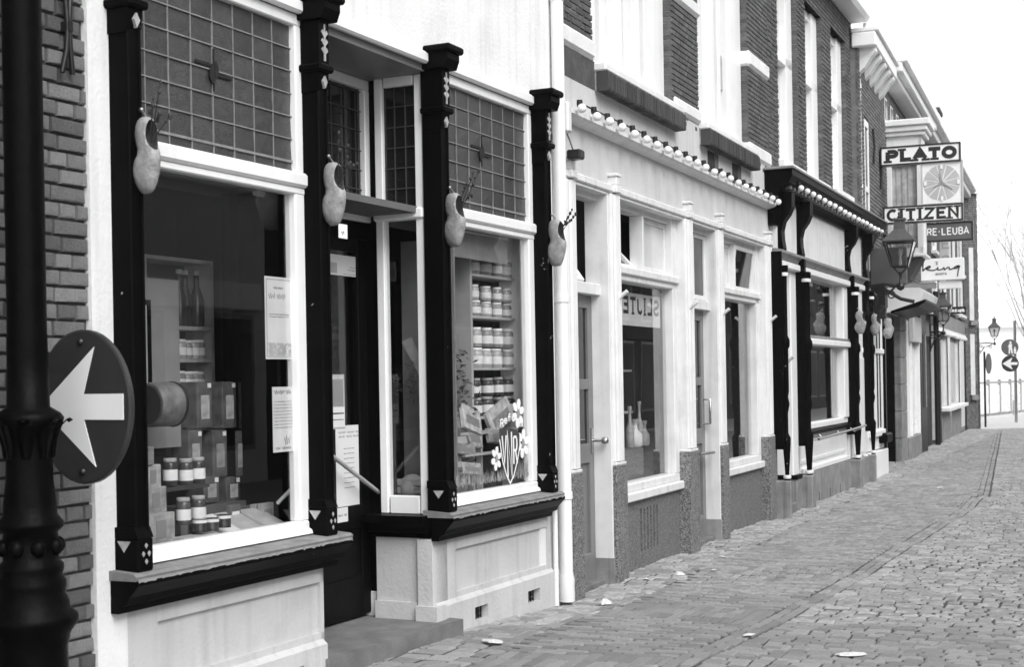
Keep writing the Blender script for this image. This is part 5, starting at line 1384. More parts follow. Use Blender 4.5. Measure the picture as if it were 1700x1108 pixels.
poster(a,'door_card','pale card with a bird picture hung high in the shop door',(546,421,597,461),dD+.024,'paper',[(.55,.68,.9,.008,'ink_soft'),(.68,.6,.9,.008,'ink_soft'),(.9,.45,.95,.006,'ink_soft')],[(.05,.25,.4,.9,'paper_dim')])
poster(a,'door_sticker','grey sticker with oval emblem above a white label on the door',(549,622,573,712),dD+.024,'paper_dim',[(.04,.1,.9,.012,'paper')],[(.12,.88,.10,.58,'ink_soft'),(.05,.97,.60,.97,'paper'),(.1,.9,.70,.73,'ink'),(.1,.9,.82,.84,'ink_soft')])
poster(a,'door_poster','large white notice behind the push bar of the shop door',(557,708,602,838),dD+.0245,'paper',[(.07,.1,.9,.014,'ink_soft'),(.12,.1,.9,.014,'ink_soft')]+[(.28+.06*i,.3,.7,.008,'ink_soft') for i in range(9)])
poster(a,'small_sticker','small white sticker low on the black door',(559,845,578,866),dD+.008,'paper',[(.45,.1,.9,.014,'ink')],cat='sticker')
tg=poster(a,'white_tag','small white tag hanging under the clog left of the door',(562,371,577,397),-.05,'sign_white',[(.5,.3,.6,.02,'ink')],cat='tag')
def emblem(t_,cx,cz,rx,rz):
    o_=MB(); P_=[(cx+rx*math.cos(i*math.pi/12),cz+rz*math.sin(i*math.pi/12)) for i in range(25)]
    stroke(o_,P_,.006,lambda p,l:(p.x,-.0016-l,p.y),.0005); o_.build('oval_emblem','paper',t_)
# jars
def jar_proto(name,r,h,body,lab=True):
    def mk(label,cat,group):
        t=bpy.data.objects.new(name,None); COL.objects.link(t); tag(t,label,cat,group)
        m=MB(); m.lathe([(r*.92,0),(r,.012),(r,h*.74),(r*.86,h*.84),(r*.72,h*.86)],(0,0,0),14); m.build('glass_body',body,t)
        m=MB(); m.lathe([(r*.84,h*.86),(r*.86,h*.87),(r*.86,h),(r*.80,h)],(0,0,0),14); m.build('lid','label_white' if body=='jar_pale' else 'paper_dim',t)
        if lab: m=MB(); m.lathe([(r*1.012,h*.18),(r*1.012,h*.58)],(0,0,0),14,True,False); m.build('paper_label','label_white',t)
        return t
    return mk
def place(t,frame,u,dd,z,rot=0): t.location=frame.w(u,dd,z); t.rotation_euler=(0,0,frame.rz+rot); return t
ORD=['leftmost','second','third','fourth','fifth']
def row(proto,frame,u0,u1,n_,dd,z,label,cat,group,jit=.006):
    t0=proto(label,cat,group)
    for i in range(n_):
        t=t0 if i==0 else dup(t0); t['label']=f'{ORD[i]} '+label
        place(t,frame,u0+(u1-u0)*(i/(n_-1) if n_>1 else 0)+random.uniform(-jit,jit),dd+random.uniform(-jit,jit),z,random.uniform(-.6,.6))
        sx=random.uniform(.92,1.05); t.scale=(sx,sx,random.uniform(.93,1.0))
jarP=jar_proto('storage_jar',.048,.135,'jar_pale'); jarD=jar_proto('storage_jar',.048,.13,'jar_dark'); jarS=jar_proto('storage_jar',.042,.105,'jar_pale')
# shelves in the right window
sh=a.thing('jar_shelves','wooden shelves of jars in the right window of the white shop','shelves')
SD=.24
def sz(py,dd=SD): return a.Z(822,py,dd)
us0,us1=a.U(772,560,SD),UC[3]+.05
SHZ=[sz(461),sz(528),sz(611),sz(690)]
for z_ in SHZ: BOX('shelf','shelf',sh,us0,us1,SD-.06,SD+.12,z_-.018,z_,.002)
m=MB(); m.box(us0-.03,us0,SD-.06,SD+.12,Zf,2.45); m.build('upright','shelf',sh); BOX('back_board','room_dark',sh,us0,us1,SD+.122,SD+.135,Zf,2.45)
jr0,jr1=a.U(788,560,SD),a.U(858,560,SD)
names=['top shelf','second shelf','third shelf']
row(jarP,a,jr0,jr1,5,SD,SHZ[0]+.002,'jar with pale label on the topmost shelf in the right window','jar','jars on the topmost shelf')
for k,(zs,pr) in enumerate(((SHZ[1],jarS),(SHZ[2],jarP),(SHZ[3],jarD))):
    hh={0:.107,1:.137,2:.132}[k]; nm=('second','third','lowest')[k]
    row(pr,a,jr0,jr1,5,SD,zs+.002,f'jar standing on the {nm} shelf of the right window','jar',f'jars standing on the {nm} shelf')
    row(pr,a,jr0,jr1,5,SD,zs+.004+hh,f'jar stacked on another jar on the {nm} shelf, right window','jar',f'jars stacked on the {nm} shelf')
# blind
bl2=a.thing('grey_blind','plain grey blind at the top of the right shop window','blind'); u0,_=a.at(742,400,.10); u1=a.U(842,420,.10)
BOX('cloth','board',bl2,u0,u1,.10,.103,a.Z(780,430,.10),2.58); m=MB(); m.tube([(u0,.1,2.57),(u1,.1,2.57)],.012,6); m.build('roller','shelf',bl2)
# packets in front of the jars
PK=[(750,683,780,712,.16,.10,'carton_light'),(769,676,800,716,.13,.25,'carton_light'),(812,672,850,708,.15,-.35,'carton_light'),(752,712,778,745,.12,.0,'carton'),(778,712,800,742,.12,.12,'carton_light'),(748,738,790,752,.10,.1,'carton_light'),(748,758,768,782,.10,0,'carton'),(768,770,800,786,.09,.1,'carton_light'),(812,715,850,735,.12,.1,'carton_light')]
PL=['leftmost upright packet','tilted pale packet with a hill drawn on it','packet leaning to the right by the painted flower','dark packet at the left below the upright ones','pale packet in the middle row','flat oval packet on the lower ledge','dark little box in the lower left corner','flat pale booklet above the painted grass','packet behind the painted shield']
for (q,lb) in zip(PK,PL):
    u0,z1=a.at(q[0],q[1],q[4]); u1,z0=a.at(q[2],q[3],q[4]); t=a.thing('packet',lb+', right shop window','packet',(u0+u1)/2,q[4],(z0+z1)/2)
    t.rotation_euler=(Matrix.Rotation(a.rz,4,'Z')@Matrix.Rotation(q[5],4,'Y')@Matrix.Rotation(-.25,4,'X')).to_euler(); w_,h_=(u1-u0)/2,(z1-z0)/2
    MB().box(-w_,w_,0,.03,-h_,h_,.003).build('carton',q[6],t); MB().box(-w_*.7,w_*.7,-.002,.004,-h_*.5,h_*.2).build('label_print','paper_dim' if q[6]=='carton' else 'ink_soft',t)
st_=a.thing('packet_stand','dark stepped stand carrying the packets in the right window','stand'); u0=a.U(748,760,.2); u1=a.U(880,740,.3)
m=MB(); m.box(u0,u1,.09,.14,a.Z(800,752,.11)-.015,a.Z(800,752,.11)); m.box(u0,u1,.125,.175,a.Z(800,716,.14)-.02,a.Z(800,716,.14)); m.box(u0+.3,u0+.32,.13,.17,Zf,a.Z(800,716,.14)); m.build('step','shelf',st_)
# trailing plant left of the shelves
pl_=a.thing('trailing_plant','dark leafy trailing plant at the left of the right window','plant'); pu,pz=a.at(758,600,.2)
lv=MB(); rr=random.Random(3)
for i in range(230):
    x=pu+rr.gauss(0,.07); y=.2+rr.gauss(0,.04); z_=Zf+.2+rr.random()*.75; s_=rr.uniform(.015,.03); ax_=Vector((rr.uniform(-1,1),rr.uniform(-1,1),rr.uniform(-.5,.5))).normalized(); bx_=ax_.orthogonal().normalized()
    P=Vector((x,y,z_)); lv.add([P-ax_*s_,P+bx_*s_*.5,P+ax_*s_,P-bx_*s_*.5],[(0,1,2,3)])
lv.build('leaves','plant',pl_,kind='stuff'); m=MB(); m.lathe([(.05,0),(.07,.12),(.075,.13)],(pu,.2,Zf),12); m.build('pot','clog_wood',pl_)
# window painting: flowers, shield, grass
PD_=.026
def pa(px,py): u,z_=a.at(px,py,PD_); return u,z_
wp=winR
def flower(px,py,sc,k):
    u,z_=pa(px,py); m=MB()
    for i in range(6):
        an_=i*math.pi/3+.3; cx,cz=u+sc*.058*math.cos(an_),z_+sc*.066*math.sin(an_)
        m.prism_y([(cx+sc*(.036*math.cos(t_)*math.cos(an_)-.026*math.sin(t_)*math.sin(an_)),cz+sc*(.036*math.cos(t_)*math.sin(an_)+.026*math.sin(t_)*math.cos(an_))) for t_ in [j*math.pi/6 for j in range(12)]],PD_-.0015-.0002*i,PD_+.001)
    o=m.build('painted_flower','sign_white',wp)
    m=MB(); m.prism_y([(u+sc*.022*math.cos(j*math.pi/6),z_+sc*.030*math.sin(j*math.pi/6)) for j in range(12)],PD_-.004,PD_-.0028); m.build('flower_eye','sign_grey',o)
flower(860,687,1.0,0); flower(868,737,1.0,1); flower(824,762,.8,2)
# shield: from px outline
SH=[(828,712),(829,735),(833,765),(840,790),(846,803),(852,790),(858,765),(862,740),(862,722),(856,714),(845,711),(834,712)]
P=[pa(*p) for p in SH]; m=MB(); m.prism_y([(x,z_) for x,z_ in P],PD_-.0045,PD_-.0032); shd=m.build('painted_shield','shield_grey',wp)
m=MB(); stroke(m,[Vector(p) for p in [pa(828,730)]+P[1:9]],.012,lambda p,l:(p.x,PD_-.0048-l,p.y),.001); m.build('shield_rim','sign_white',shd)
def ptxt(txt,pts,th,mm):
    """letters along a px baseline"""
    for ch_,(x0,y0,x1,y1) in zip(txt,pts):
        u0,z1=pa(x0,y0); u1,z0=pa(x1,y1); 
        for o in letters('painted_letter',ch_,u1-u0,z1-z0,th,lambda x,y,l: (u0+x,PD_-.0050-l,z0+y),mm,shd,.001): pass
ptxt('VNR',[(832,722,840,772),(840,716,850,795),(850,724,858,772)],.017,'sign_white')
m=MB()
for i in range(6):
    ch_='Reform'[i]; x=828+i*6.4; y=708-10*math.sin(i/5*math.pi)
    u0,z1=pa(x,y-12); u1,z0=pa(x+6,y+2)
    for o in letters('painted_letter',ch_,u1-u0,z1-z0,.010,lambda x_,y_,l: (u0+x_,PD_-.0085-l,z0+y_),'sign_white',shd,.001): pass
gr=MB(); rr=random.Random(9)
for i in range(330):
    px=748+rr.random()*136; base=812-(px-748)*.17+rr.uniform(-4,2); u,z0=pa(px,base); h_=rr.uniform(.03,.11)*(1.25 if px<800 or px>860 else .8); lean=rr.uniform(-.03,.03)
    gr.add([(u-.004,PD_-.0012-.000004*i,z0),(u+.004,PD_-.0012-.000004*i,z0),(u+lean,PD_-.0012-.000004*i,z0+h_)],[(0,1,2)])
gr.build('painted_grass','grass_paint',wp,kind='stuff')
# side window goods
sg2=a.thing('corner_shelves','small shelves of jars seen through the narrow side window','shelves')
ub0,ub1=u_ret+.10,u_ret+.40
bd0=MB(); bd0.box(ub1,ub1+.015,.06,.44,Zf,2.5); bd0.build('grey_backboard','board',sg2)
for z_ in (1.10,1.38,1.63,1.86): BOX('shelf','shelf',sg2,ub0+.12,ub1,.08,.21,z_-.015,z_,.002)
for k,z_ in enumerate((1.10,1.38,1.63,1.86)):
    row(jarS if k!=1 else jarD,a,ub0+.17,ub1-.06,2,.145,z_+.002,f'jar on the {["lowest","second lowest","second highest","highest"][k]} ledge behind the narrow side window','jar',f'side window jars {["one","two","three","four"][k]}')
bk=a.thing('straw_ball','round pale ball low behind the narrow side window','ball',ub0+.10,.27,Zf+.09); m=MB(); m.sphere((0,0,0),.085,18,12); m.build('ball','wood_pale',bk)
bx=a.thing('low_crate','low pale planked crate at the foot of the side window','crate',ub0+.16,.20,Zf)
for i in range(3): BOX('plank','wood_pale',bx,-.13,-.115,-.14,.14,.005+i*.05,.048+i*.05,.003)
BOX('crate_body','board',bx,-.114,.1,-.14,.14,0,.14)
gd=a.thing('garland','dried garland and ribbon hanging behind the narrow side window','garland',ub0+.05,.25,1.6)
m=MB(); rr=random.Random(4)
for i in range(150):
    P=Vector((rr.gauss(0,.02),rr.gauss(0,.06),rr.gauss(0,.05))); q_=Vector((rr.uniform(-.5,.5),rr.uniform(-1,1),rr.uniform(-1,.4))).normalized()*rr.uniform(.03,.07); o_=q_.orthogonal().normalized()*.003
    m.add([P-o_,P+o_,P+q_],[(0,1,2)])
m.build('grasses','plant',gd,kind='stuff'); m=MB(); m.add([(0,.05,.25),(0,-.02,.28),(0,-.17,-.02),(0,-.13,-.06)],[(0,1,2,3)]); m.build('ribbon','paper_dim',gd)
# ---- left window
bd1=a.thing('display_board','plain grey display board standing in the left shop window','board'); u0,z1=a.at(231,460,.5); u1,z0=a.at(301,742,.5); BOX('board','board',bd1,u0,u1,.5,.515,z0,z1)
fr_=a.thing('picture_frame','dark narrow picture frame leaning on the grey board','picture frame'); u0,z1=a.at(231,497,.44); u1,z0=a.at(253,640,.44)
m=MB(); m.box(u1-.025,u1,.44,.46,z0,z1); m.box(u0,u1-.025,.44,.46,z1-.025,z1); m.build('moulding','black_paint',fr_); BOX('picture','paper_dim',fr_,u0,u1-.025,.445,.455,z0,z1-.025)
du,dz2=a.at(268,672,.30); dm=a.thing('wooden_drum','dark round wooden drum hanging in the left window','drum',du,.30,dz2,-.15)
m=MB(); m.loft([[(x,r*math.cos(2*math.pi*i/24),r*math.sin(2*math.pi*i/24)) for i in range(24)] for x,r in ((-.08,.098),(-.08,.104),(-.07,.106),(.07,.106),(.08,.104),(.08,.098))]); m.build('barrel','carton',dm)
m=MB(); m.loft([[(x,r*math.cos(2*math.pi*i/24),r*math.sin(2*math.pi*i/24)) for i in range(24)] for x,r in ((-.084,.09),(-.0815,.09))]); m.build('drum_skin','room_dark',dm)
m=MB(); m.loft([[(x,r*math.cos(2*math.pi*i/24),r*math.sin(2*math.pi*i/24)) for i in range(24)] for x,r in ((.060,.108),(.068,.111),(.076,.108))]); m.build('hoop','iron',dm)
shl=a.thing('back_shelves','pale shelf rack with bottles and jars behind the left window','shelves'); D2=.78
u0=a.U(302,600,D2); u1=a.U(347,600,D2); zt_=a.Z(325,432,D2)
for py in (432,543,596,648): z_=a.Z(325,py,D2); BOX('shelf','paper_dim',shl,u0-.3,u1,D2-.02,D2+.16,z_-.02,z_)
BOX('upright','paper_dim',shl,u1,u1+.025,D2-.02,D2+.16,Zf,zt_); BOX('upright','paper_dim',shl,u0-.32,u0-.295,D2-.02,D2+.16,Zf,zt_); BOX('back_board','room_dark',shl,u0-.32,u1+.02,D2+.165,D2+.18,Zf,zt_)
row(jarS,a,u0+.03,u1-.03,4,D2+.05,a.Z(325,596,D2)+.002,'jar with square label on the upper rack shelf, left window','jar','rack jars upper')
row(jarS,a,u0+.03,u1-.03,4,D2+.05,a.Z(325,648,D2)+.002,'jar with square label on the lower rack shelf, left window','jar','rack jars lower')
def bottle(label,group):
    t=bpy.data.objects.new('dark_bottle',None); COL.objects.link(t); tag(t,label,'bottle',group)
    m=MB(); m.lathe([(.036,0),(.04,.01),(.04,.15),(.015,.22),(.014,.28),(.017,.285),(.017,.30)],(0,0,0),14); m.build('glass_body','jar_dark',t); m=MB(); m.lathe([(.018,.285),(.018,.31)],(0,0,0),10); m.build('cap','paper_dim',t); return t
for i in range(3): place(bottle(['left','middle','right'][i]+' dark bottle on the rack behind the left window','rack bottles'),a,u0+.05+.075*i,D2+.05+.02*(i%2),a.Z(325,543,D2)+.002)
pv=a.thing('rack_pole','pale upright pole between the cartons and the poster','pole'); u0,_=a.at(428,500,.62); m=MB(); m.tube([(u0,.62,Zf),(u0,.62,2.42)],.014,8); m.build('pole','shelf',pv); m=MB(); m.lathe([(0,-.02),(.03,0),(0,.02)],(u0,.6,a.Z(428,520,.62))); m.build('knob','limestone',pv)
CT=[(327,633,353,711),(369,633,393,711),(395,633,427,711),(313,714,337,791),(353,714,378,791),(390,714,409,791),(413,714,428,791),(338,792,365,834),(376,792,400,834),(402,792,432,834)]
CN=['top left','top middle','top right','second row leftmost','second row left','second row right','second row rightmost','bottom left','bottom middle','bottom right']
for q,nm in zip(CT,CN):
    D_=.46; u0,z1=a.at(q[0],q[1],D_); u1,z0=a.at(q[2],q[3],D_); t=a.thing('dark_carton',f'dark carton, {nm} of the stack in the left window','carton',(u0+u1)/2,D_,z0)
    w_=(u1-u0)/2; MB().box(-w_,w_,0,.12,.002,z1-z0-.004,.003).build('box','carton',t); MB().box(w_*.4,w_*.85,-.002,.002,z1-z0-.035,z1-z0-.012).build('price_tag','label_white',t); MB().box(-w_*.5,w_*.6,-.0015,.002,(z1-z0)*.2,(z1-z0)*.7).build('front_print','carton_light',t)
BOX('carton_ledge','room_mid',shop,a.U(313,800,.46),a.U(440,800,.46),.44,.64,Zf,a.Z(380,834,.46))
# hanging blossoms
hf=a.thing('hanging_blossoms','string of pale dried blossoms hanging in the left window','dried flowers'); u0,z0=a.at(387,560,.5); _,z1=a.at(387,488,.5)
m=MB(); m.tube([(u0,.5,z0),(u0,.5,2.5)],.003,4); m.build('string','twig',hf); rr=random.Random(8)
for i in range(13):
    m=MB(); m.sphere((u0+rr.uniform(-.035,.035),.5+rr.uniform(-.02,.02),z0+(z1-z0)*i/12),rr.uniform(.008,.016),8,6); m.build('blossom','label_white',hf)
# small goods on the display floor
SB=[(240,743,258,773,.16,'carton_light','small pale box on top of the little stack at the left'),(240,774,271,812,.18,'carton_light','pale carton in the middle of the little stack at the left'),(240,812,281,852,.18,'carton_light','wide carton under the little stack at the left'),(243,857,296,903,.13,'carton_light','printed tea carton in the near left window corner')]
for (x0,y0,x1,y1,D_,mm,lb) in SB:
    u0,z1=a.at(x0,y0,D_); u1,z0=a.at(x1,y1,D_); t=a.thing('small_box',lb,'box',(u0+u1)/2,D_,z0,.15); w_=(u1-u0)/2
    MB().box(-w_,w_,0,.09,.002,z1-z0,.003).build('carton',mm,t); MB().box(-w_*.5,w_*.3,-.002,.002,(z1-z0)*.25,(z1-z0)*.8).build('front_print','ink_soft',t)
LJ=[(283,806,.32),(309,806,.32),(329,803,.32),(305,872,.22),(330,868,.22)]
LN=['upper left','upper middle','upper right','lower left','lower right']
for (x,y,D_),nm in zip(LJ,LN):
    u,z_=a.at(x,y,D_); t=jar_proto('tall_jar',.036,.13,'jar_dark')(f'dark tall jar with white label, {nm} of the group in the left window','jar',None); place(t,a,u,D_,z_)
m=MB(); u0=a.U(268,806,.3); u1=a.U(340,806,.3); m.box(u0,u1,.27,.40,a.Z(300,806,.32)-.02,a.Z(300,806,.32)-.002); m.build('jar_ledge','room_dark',shop)
for k,(x,y) in enumerate(((332,884),(352,882),(372,876))):
    u,z_=a.at(x,y,.12); t=a.thing('small_tin',['small dark tin nearest the tray','small dark tin between two tins','small dark tin nearest the papers'][k]+', left window','tin',u,.12,max(z_,Zf)); m=MB(); m.lathe([(.034,0),(.034,.06),(.033,.062)],(0,0,0),14); m.build('tin','jar_dark',t); m=MB(); m.lathe([(.0345,.044),(.0345,.058)],(0,0,0),14,True,False); m.build('band','label_white',t)
tr_=a.thing('open_box','open pale card box with its lid tipped back','box'); u0=a.U(300,890,.1); u1=a.U(357,885,.1); m=MB(); m.box(u0,u1,.08,.16,Zf,Zf+.045,.002); m.build('tray','paper_dim',tr_); m=MB(); m.add([(u0-.01,.16,Zf+.045),(u0-.06,.18,Zf+.15),(u0-.03,.25,Zf+.15),(u0+.03,.2,Zf+.045)],[(0,1,2,3)]); m.build('lid','paper',tr_)
for k,(x0,y0,x1,y1,lb) in enumerate(((351,836,402,864,'white blank card lying at the front of the left window'),(401,832,441,862,'pale printed leaflet lying beside the white card'),(436,829,474,852,'fan of leaflets lying near the right of the left window'))):
    u0,_=a.at(x0,y1,.15); u1,_=a.at(x1,y1,.15); t=a.thing('leaflet',lb,'leaflet',(u0+u1)/2,.22,Zf+.055); w_=(u1-u0)/2; m=MB(); m.add([(-w_,-.07,-.03),(w_,-.07,-.03),(w_*.8,.09,.05),(-w_*1.1,.09,.05)],[(0,1,2,3)]); m.build('sheet',['paper','paper_dim','paper_dim'][k],t)
    m=MB(); m.prism_x([(-.06,-.054),(.09,-.054),(.09,.044)],-w_*.7,w_*.7); m.build('prop','room_dark',t)
sk=a.thing('white_stick','white stick leaning in the right corner of the left window','stick'); p0=a.at(461,836,.2); p1=a.at(497,799,.06); m=MB(); m.tube([(p0[0],.2,p0[1]),(p1[0],.06,p1[1])],.011,6); m.build('stick','sign_white',sk)
# ---- goods in the cream shop windows
rr=random.Random(2)
gl=['slim bottle','squat jar','round flask','tall dark bottle','small carafe','pale cup','short flask']
for k,(x,y,h_,r_) in enumerate(((1046,735,.34,.04),(1054,738,.22,.07),(1062,736,.38,.035),(1070,734,.20,.05),(1076,732,.26,.045),(1085,730,.36,.05),(1090,728,.18,.06))):
    u,_=b.at(x,y,.42); t=b.thing('glass_vessel',f'{gl[k]} on the stand in the first cream shop window','bottle',u,.42,.98); m=MB(); m.lathe([(r_*.8,0),(r_,.02),(r_,h_*.5),(r_*.4,h_*.7),(r_*.35,h_*.95),(r_*.5,h_)],(0,0,0),12); m.build('vessel',('jar_pale','label_white','jar_pale','shelf','label_white','jar_pale','shelf')[k],t); m=MB(); m.lathe([(r_*.5,0),(r_*.5,.03)],(0,0,h_),10); m.build('stopper','paper_dim',t)
sb_=b.thing('bottle_stand','dark tiled stand under the bottles in the first cream window','stand'); BOX('block','room_mid',sb_,.25,1.7,.36,.62,.665,.978)
for k in range(6): BOX('tile','rubble',sb_,.26+k*.24,.49+k*.24,.350,.359,.735,.97)
for k,(x,z_) in enumerate(((3.9,.665),(4.2,.665),(4.5,.665))):
    t=b.thing('display_pack',['open pack leaning at the left in the second cream window','flat pack in the middle of the second cream window','tilted pack at the right of the second cream window'][k],'packet',x,.42,z_,.3*k); m=MB(); m.prism_x([(0,0),(.12,0),(.16,.18),(.13,.19)],-.11,.11); m.build('pack','carton_light',t)
sd=b.thing('window_shelf_goods','dim shelf of small goods high in the second cream window','shelf'); BOX('shelf','shelf',sd,3.5,4.8,.5,.66,1.5,1.52)
for k in range(7): BOX('small_pack','carton_light',sd,3.55+k*.17,3.67+k*.17,.52,.6,1.521,1.521+rr.uniform(.08,.2),.004)

# ================================================================== litter on the pavement
LT=[(819,1083,.085,'largest flattened white paper scrap, nearest the camera'),(1004,999,.07,'crumpled white paper ball in front of the cream shop door'),(1128,951,.055,'upright white scrap beside the vented granite panel'),(991,1017,.05,'thin flat white scrap near the crumpled paper ball'),(1185,943,.035,'tiny white fleck left of the second granite pier'),(1199,921,.04,'small pale scrap by the line of long bricks'),(1072,958,.04,'small dull scrap below the vent slots'),(1243,1061,.05,'flat pale scrap near the border rows'),(1560,808,.07,'white scrap far up the brick pavement'),(1412,1103,.09,'pale flat scrap at the lower edge of the road')]
for k,(x,y,s_,lb) in enumerate(LT):
    gx,gy=gpt(x,y,.03); rr=random.Random(k+20); t=bpy.data.objects.new('paper_scrap',None); COL.objects.link(t); tag(t,lb,'litter'); 
    ss=(Vector((gx,gy))-Vector(FB.P)).dot(Vector(FB.u)); t.location=(gx,gy,ground_z(ss)+.012); t.rotation_euler=(0,0,rr.uniform(0,6))
    m=MB(); rg=[]; hgt=.5 if k in (1,2) else .16
    for (f,zz) in ((1,0),(.85,.35),(.5,.7),(.12,.8)):
        rg.append([(s_*f*rr.uniform(.6,1.2)*math.cos(i*math.pi/5.5),s_*.6*f*rr.uniform(.6,1.2)*math.sin(i*math.pi/5.5),s_*zz*hgt*rr.uniform(.5,1.4)) for i in range(11)])
    m.loft(rg,True,False); m.build('paper','litter',t)

# ================================================================== the open end of the street
pw=FD.w(22.5,-2.5); 
sgp=bpy.data.objects.new('sign_post',None); COL.objects.link(sgp); sx,sy=gpt(1687,702); sgp.location=(sx,sy,0); sgp.rotation_euler=(0,0,-.36); tag(sgp,'thin post with two round road signs at the far right edge','road sign')
m=MB(); m.tube([(0,0,0),(0,0,3.2)],.045,10); m.build('post','steel',sgp)
def zat(py,Y,px=1680): return EYE-(lev(px,py)[1]-YH)/F_PX*Y
z1,z2=zat(577,sy),zat(604,sy)
for z_,mm,nm in ((z1,'sign_mid','upper_disc'),(z2,'disc_blue','lower_disc')):
    m=MB(); m.loft([[(-.15+r*math.cos(i*math.pi/16),y,z_+r*math.sin(i*math.pi/16)) for i in range(32)] for r,y in ((.25,-.06),(.26,-.055),(.26,-.04))],True,False); o=m.build(nm,mm,sgp)
    if nm=='lower_disc':
        m=MB(); m.prism_y([(-.15+x*.25,z_+y*.25) for x,y in AR],-.066,-.061); m.build('arrow','sign_white',o)
    else:
        m=MB(); 
        m.prism_y([(-.19,z_-.2),(-.15,z_-.2),(-.14,z_-.05),(-.10,z_-.2),(-.06,z_-.2),(-.09,z_+.02),(-.08,z_+.10),(-.17,z_+.11),(-.21,z_+.0),(-.18,z_+.0)],-.066,-.061)
        m.prism_y([(-.13+.035*math.cos(i*math.pi/6),z_+.15+.04*math.sin(i*math.pi/6)) for i in range(12)],-.067,-.061)
        m.prism_y([(-.03,z_-.2),(.03,z_-.2),(.04,z_-.06),(.0,z_-.03),(-.04,z_-.06)],-.066,-.061); m.prism_y([(.0+.025*math.cos(i*math.pi/6),z_-.01+.025*math.sin(i*math.pi/6)) for i in range(12)],-.067,-.061)
        m.build('walking_figures','sign_white',o)
# kerb line and fence
kb=MB(); x0,y0=gpt(1630,716); x1,y1=gpt(1760,722); kb.box(x0+1.5,x1+6,y1+2.2,y1+2.5,-.055,.06); kb.build('far_kerb','zinc',None,kind='structure',label='low kerb across the open ground at the end of the street')
fx0,fy0=gpt(1622,691); fx1,fy1=gpt(1730,679)
fn=bpy.data.objects.new('panel_fence',None); COL.objects.link(fn); fn.location=(fx0,fy0,0); fn.rotation_euler=(0,0,math.atan2(fy1-fy0,fx1-fx0)); tag(fn,'pale panelled fence along the open ground at the end','fence')
L_=math.hypot(fx1-fx0,fy1-fy0)
k=0; x=0
while x<L_:
    BOX('post','railing',fn,x-.05,x+.05,-.05,.05,-.05,1.32); BOX('panel','hazed_wall',fn,x+.06,x+1.54,-.015,.015,.05,1.1); BOX('rail','railing',fn,x+.05,x+1.55,-.03,.03,1.16,1.24); x+=1.6
hd_=bpy.data.objects.new('far_hedge',None); COL.objects.link(hd_); hx,hy=gpt(1668,686); hd_.location=(hx,hy-1,0); tag(hd_,'low pale bush in front of the fence','bush')
lv=MB(); rr=random.Random(12)
for i in range(300):
    P=Vector((rr.gauss(0,.45),rr.gauss(0,.3),abs(rr.gauss(.4,.32)))); s_=rr.uniform(.015,.035); ax_=Vector((rr.uniform(-1,1),rr.uniform(-1,1),rr.uniform(-1,1))).normalized(); bx_=ax_.orthogonal().normalized(); lv.add([P-ax_*s_,P+bx_*s_*.6,P+ax_*s_,P-bx_*s_*.6],[(0,1,2,3)])
lv.build('leaves','hazed_bark',hd_,kind='stuff'); m=MB(); m.tube([(0,0,-.05),(0,0,.5)],.04,6); m.build('stem','hazed_bark',hd_)
# bare trees
def bare_tree(x,y,h,seed,label):
    t=bpy.data.objects.new('bare_tree',None); COL.objects.link(t); t.location=(x,y,0); tag(t,label,'tree',"bare trees beyond the street's end"); rr=random.Random(seed); tr=MB(); cr=MB()
    tr.tube([(0,0,-.1),(.05,0,h*.15),(0,.05,h*.32)],[h*.016,h*.013,h*.011],8)
    def grow(p,dv,ln,r,dep):
        P=[p]; q=Vector(p)
        for i in range(4):
            dv=(dv+Vector((rr.uniform(-.16,.16),rr.uniform(-.16,.16),rr.uniform(-.02,.12)))).normalized(); q=q+dv*ln/4; P.append(tuple(q))
        cr.tube(P,[r,r*.85,r*.7,r*.55,r*.4],5)
        if dep:
            for k in range(3 if dep>1 else 4):
                f=rr.randint(1,4); nd=(dv+Vector((rr.uniform(-.75,.75),rr.uniform(-.75,.75),rr.uniform(-.1,.5)))).normalized(); grow(P[f],nd,ln*rr.uniform(.5,.75),r*.5,dep-1)
    for k in range(6): grow((0,.05,h*(.26+.012*k)),Vector((rr.uniform(-.5,.5),rr.uniform(-.5,.5),1)).normalized(),h*.42,h*.0036,3)
    tr.build('trunk','hazed_bark',t); cr.build('crown','hazed_bark',t)
bare_tree(27.5,76,13,1,'tall bare tree nearest the lantern in the haze'); bare_tree(30.5,84,12,5,'bare tree at the far right behind the round signs'); bare_tree(36,95,11,9,'distant bare tree just outside the right edge')
fb=bpy.data.objects.new('distant_building',None); COL.objects.link(fb); fb.location=(52,140,0); fb.rotation_euler=(0,0,-.3); tag(fb,'very pale low building beyond the fence','building')
BOX('wall','hazed_wall',fb,-22,20,0,8,0,6); m=MB(); m.prism_x([(-.5,6),(4,9),(8.5,6)],-22.5,20.5); m.build('roof','limestone',fb)
for k in range(13):
    for z_ in (1.2,3.8): BOX('window','limestone',fb,-20.5+k*3.1,-19.2+k*3.1,-.05,.05,z_,z_+1.5)  # windows paled to fade with the distance

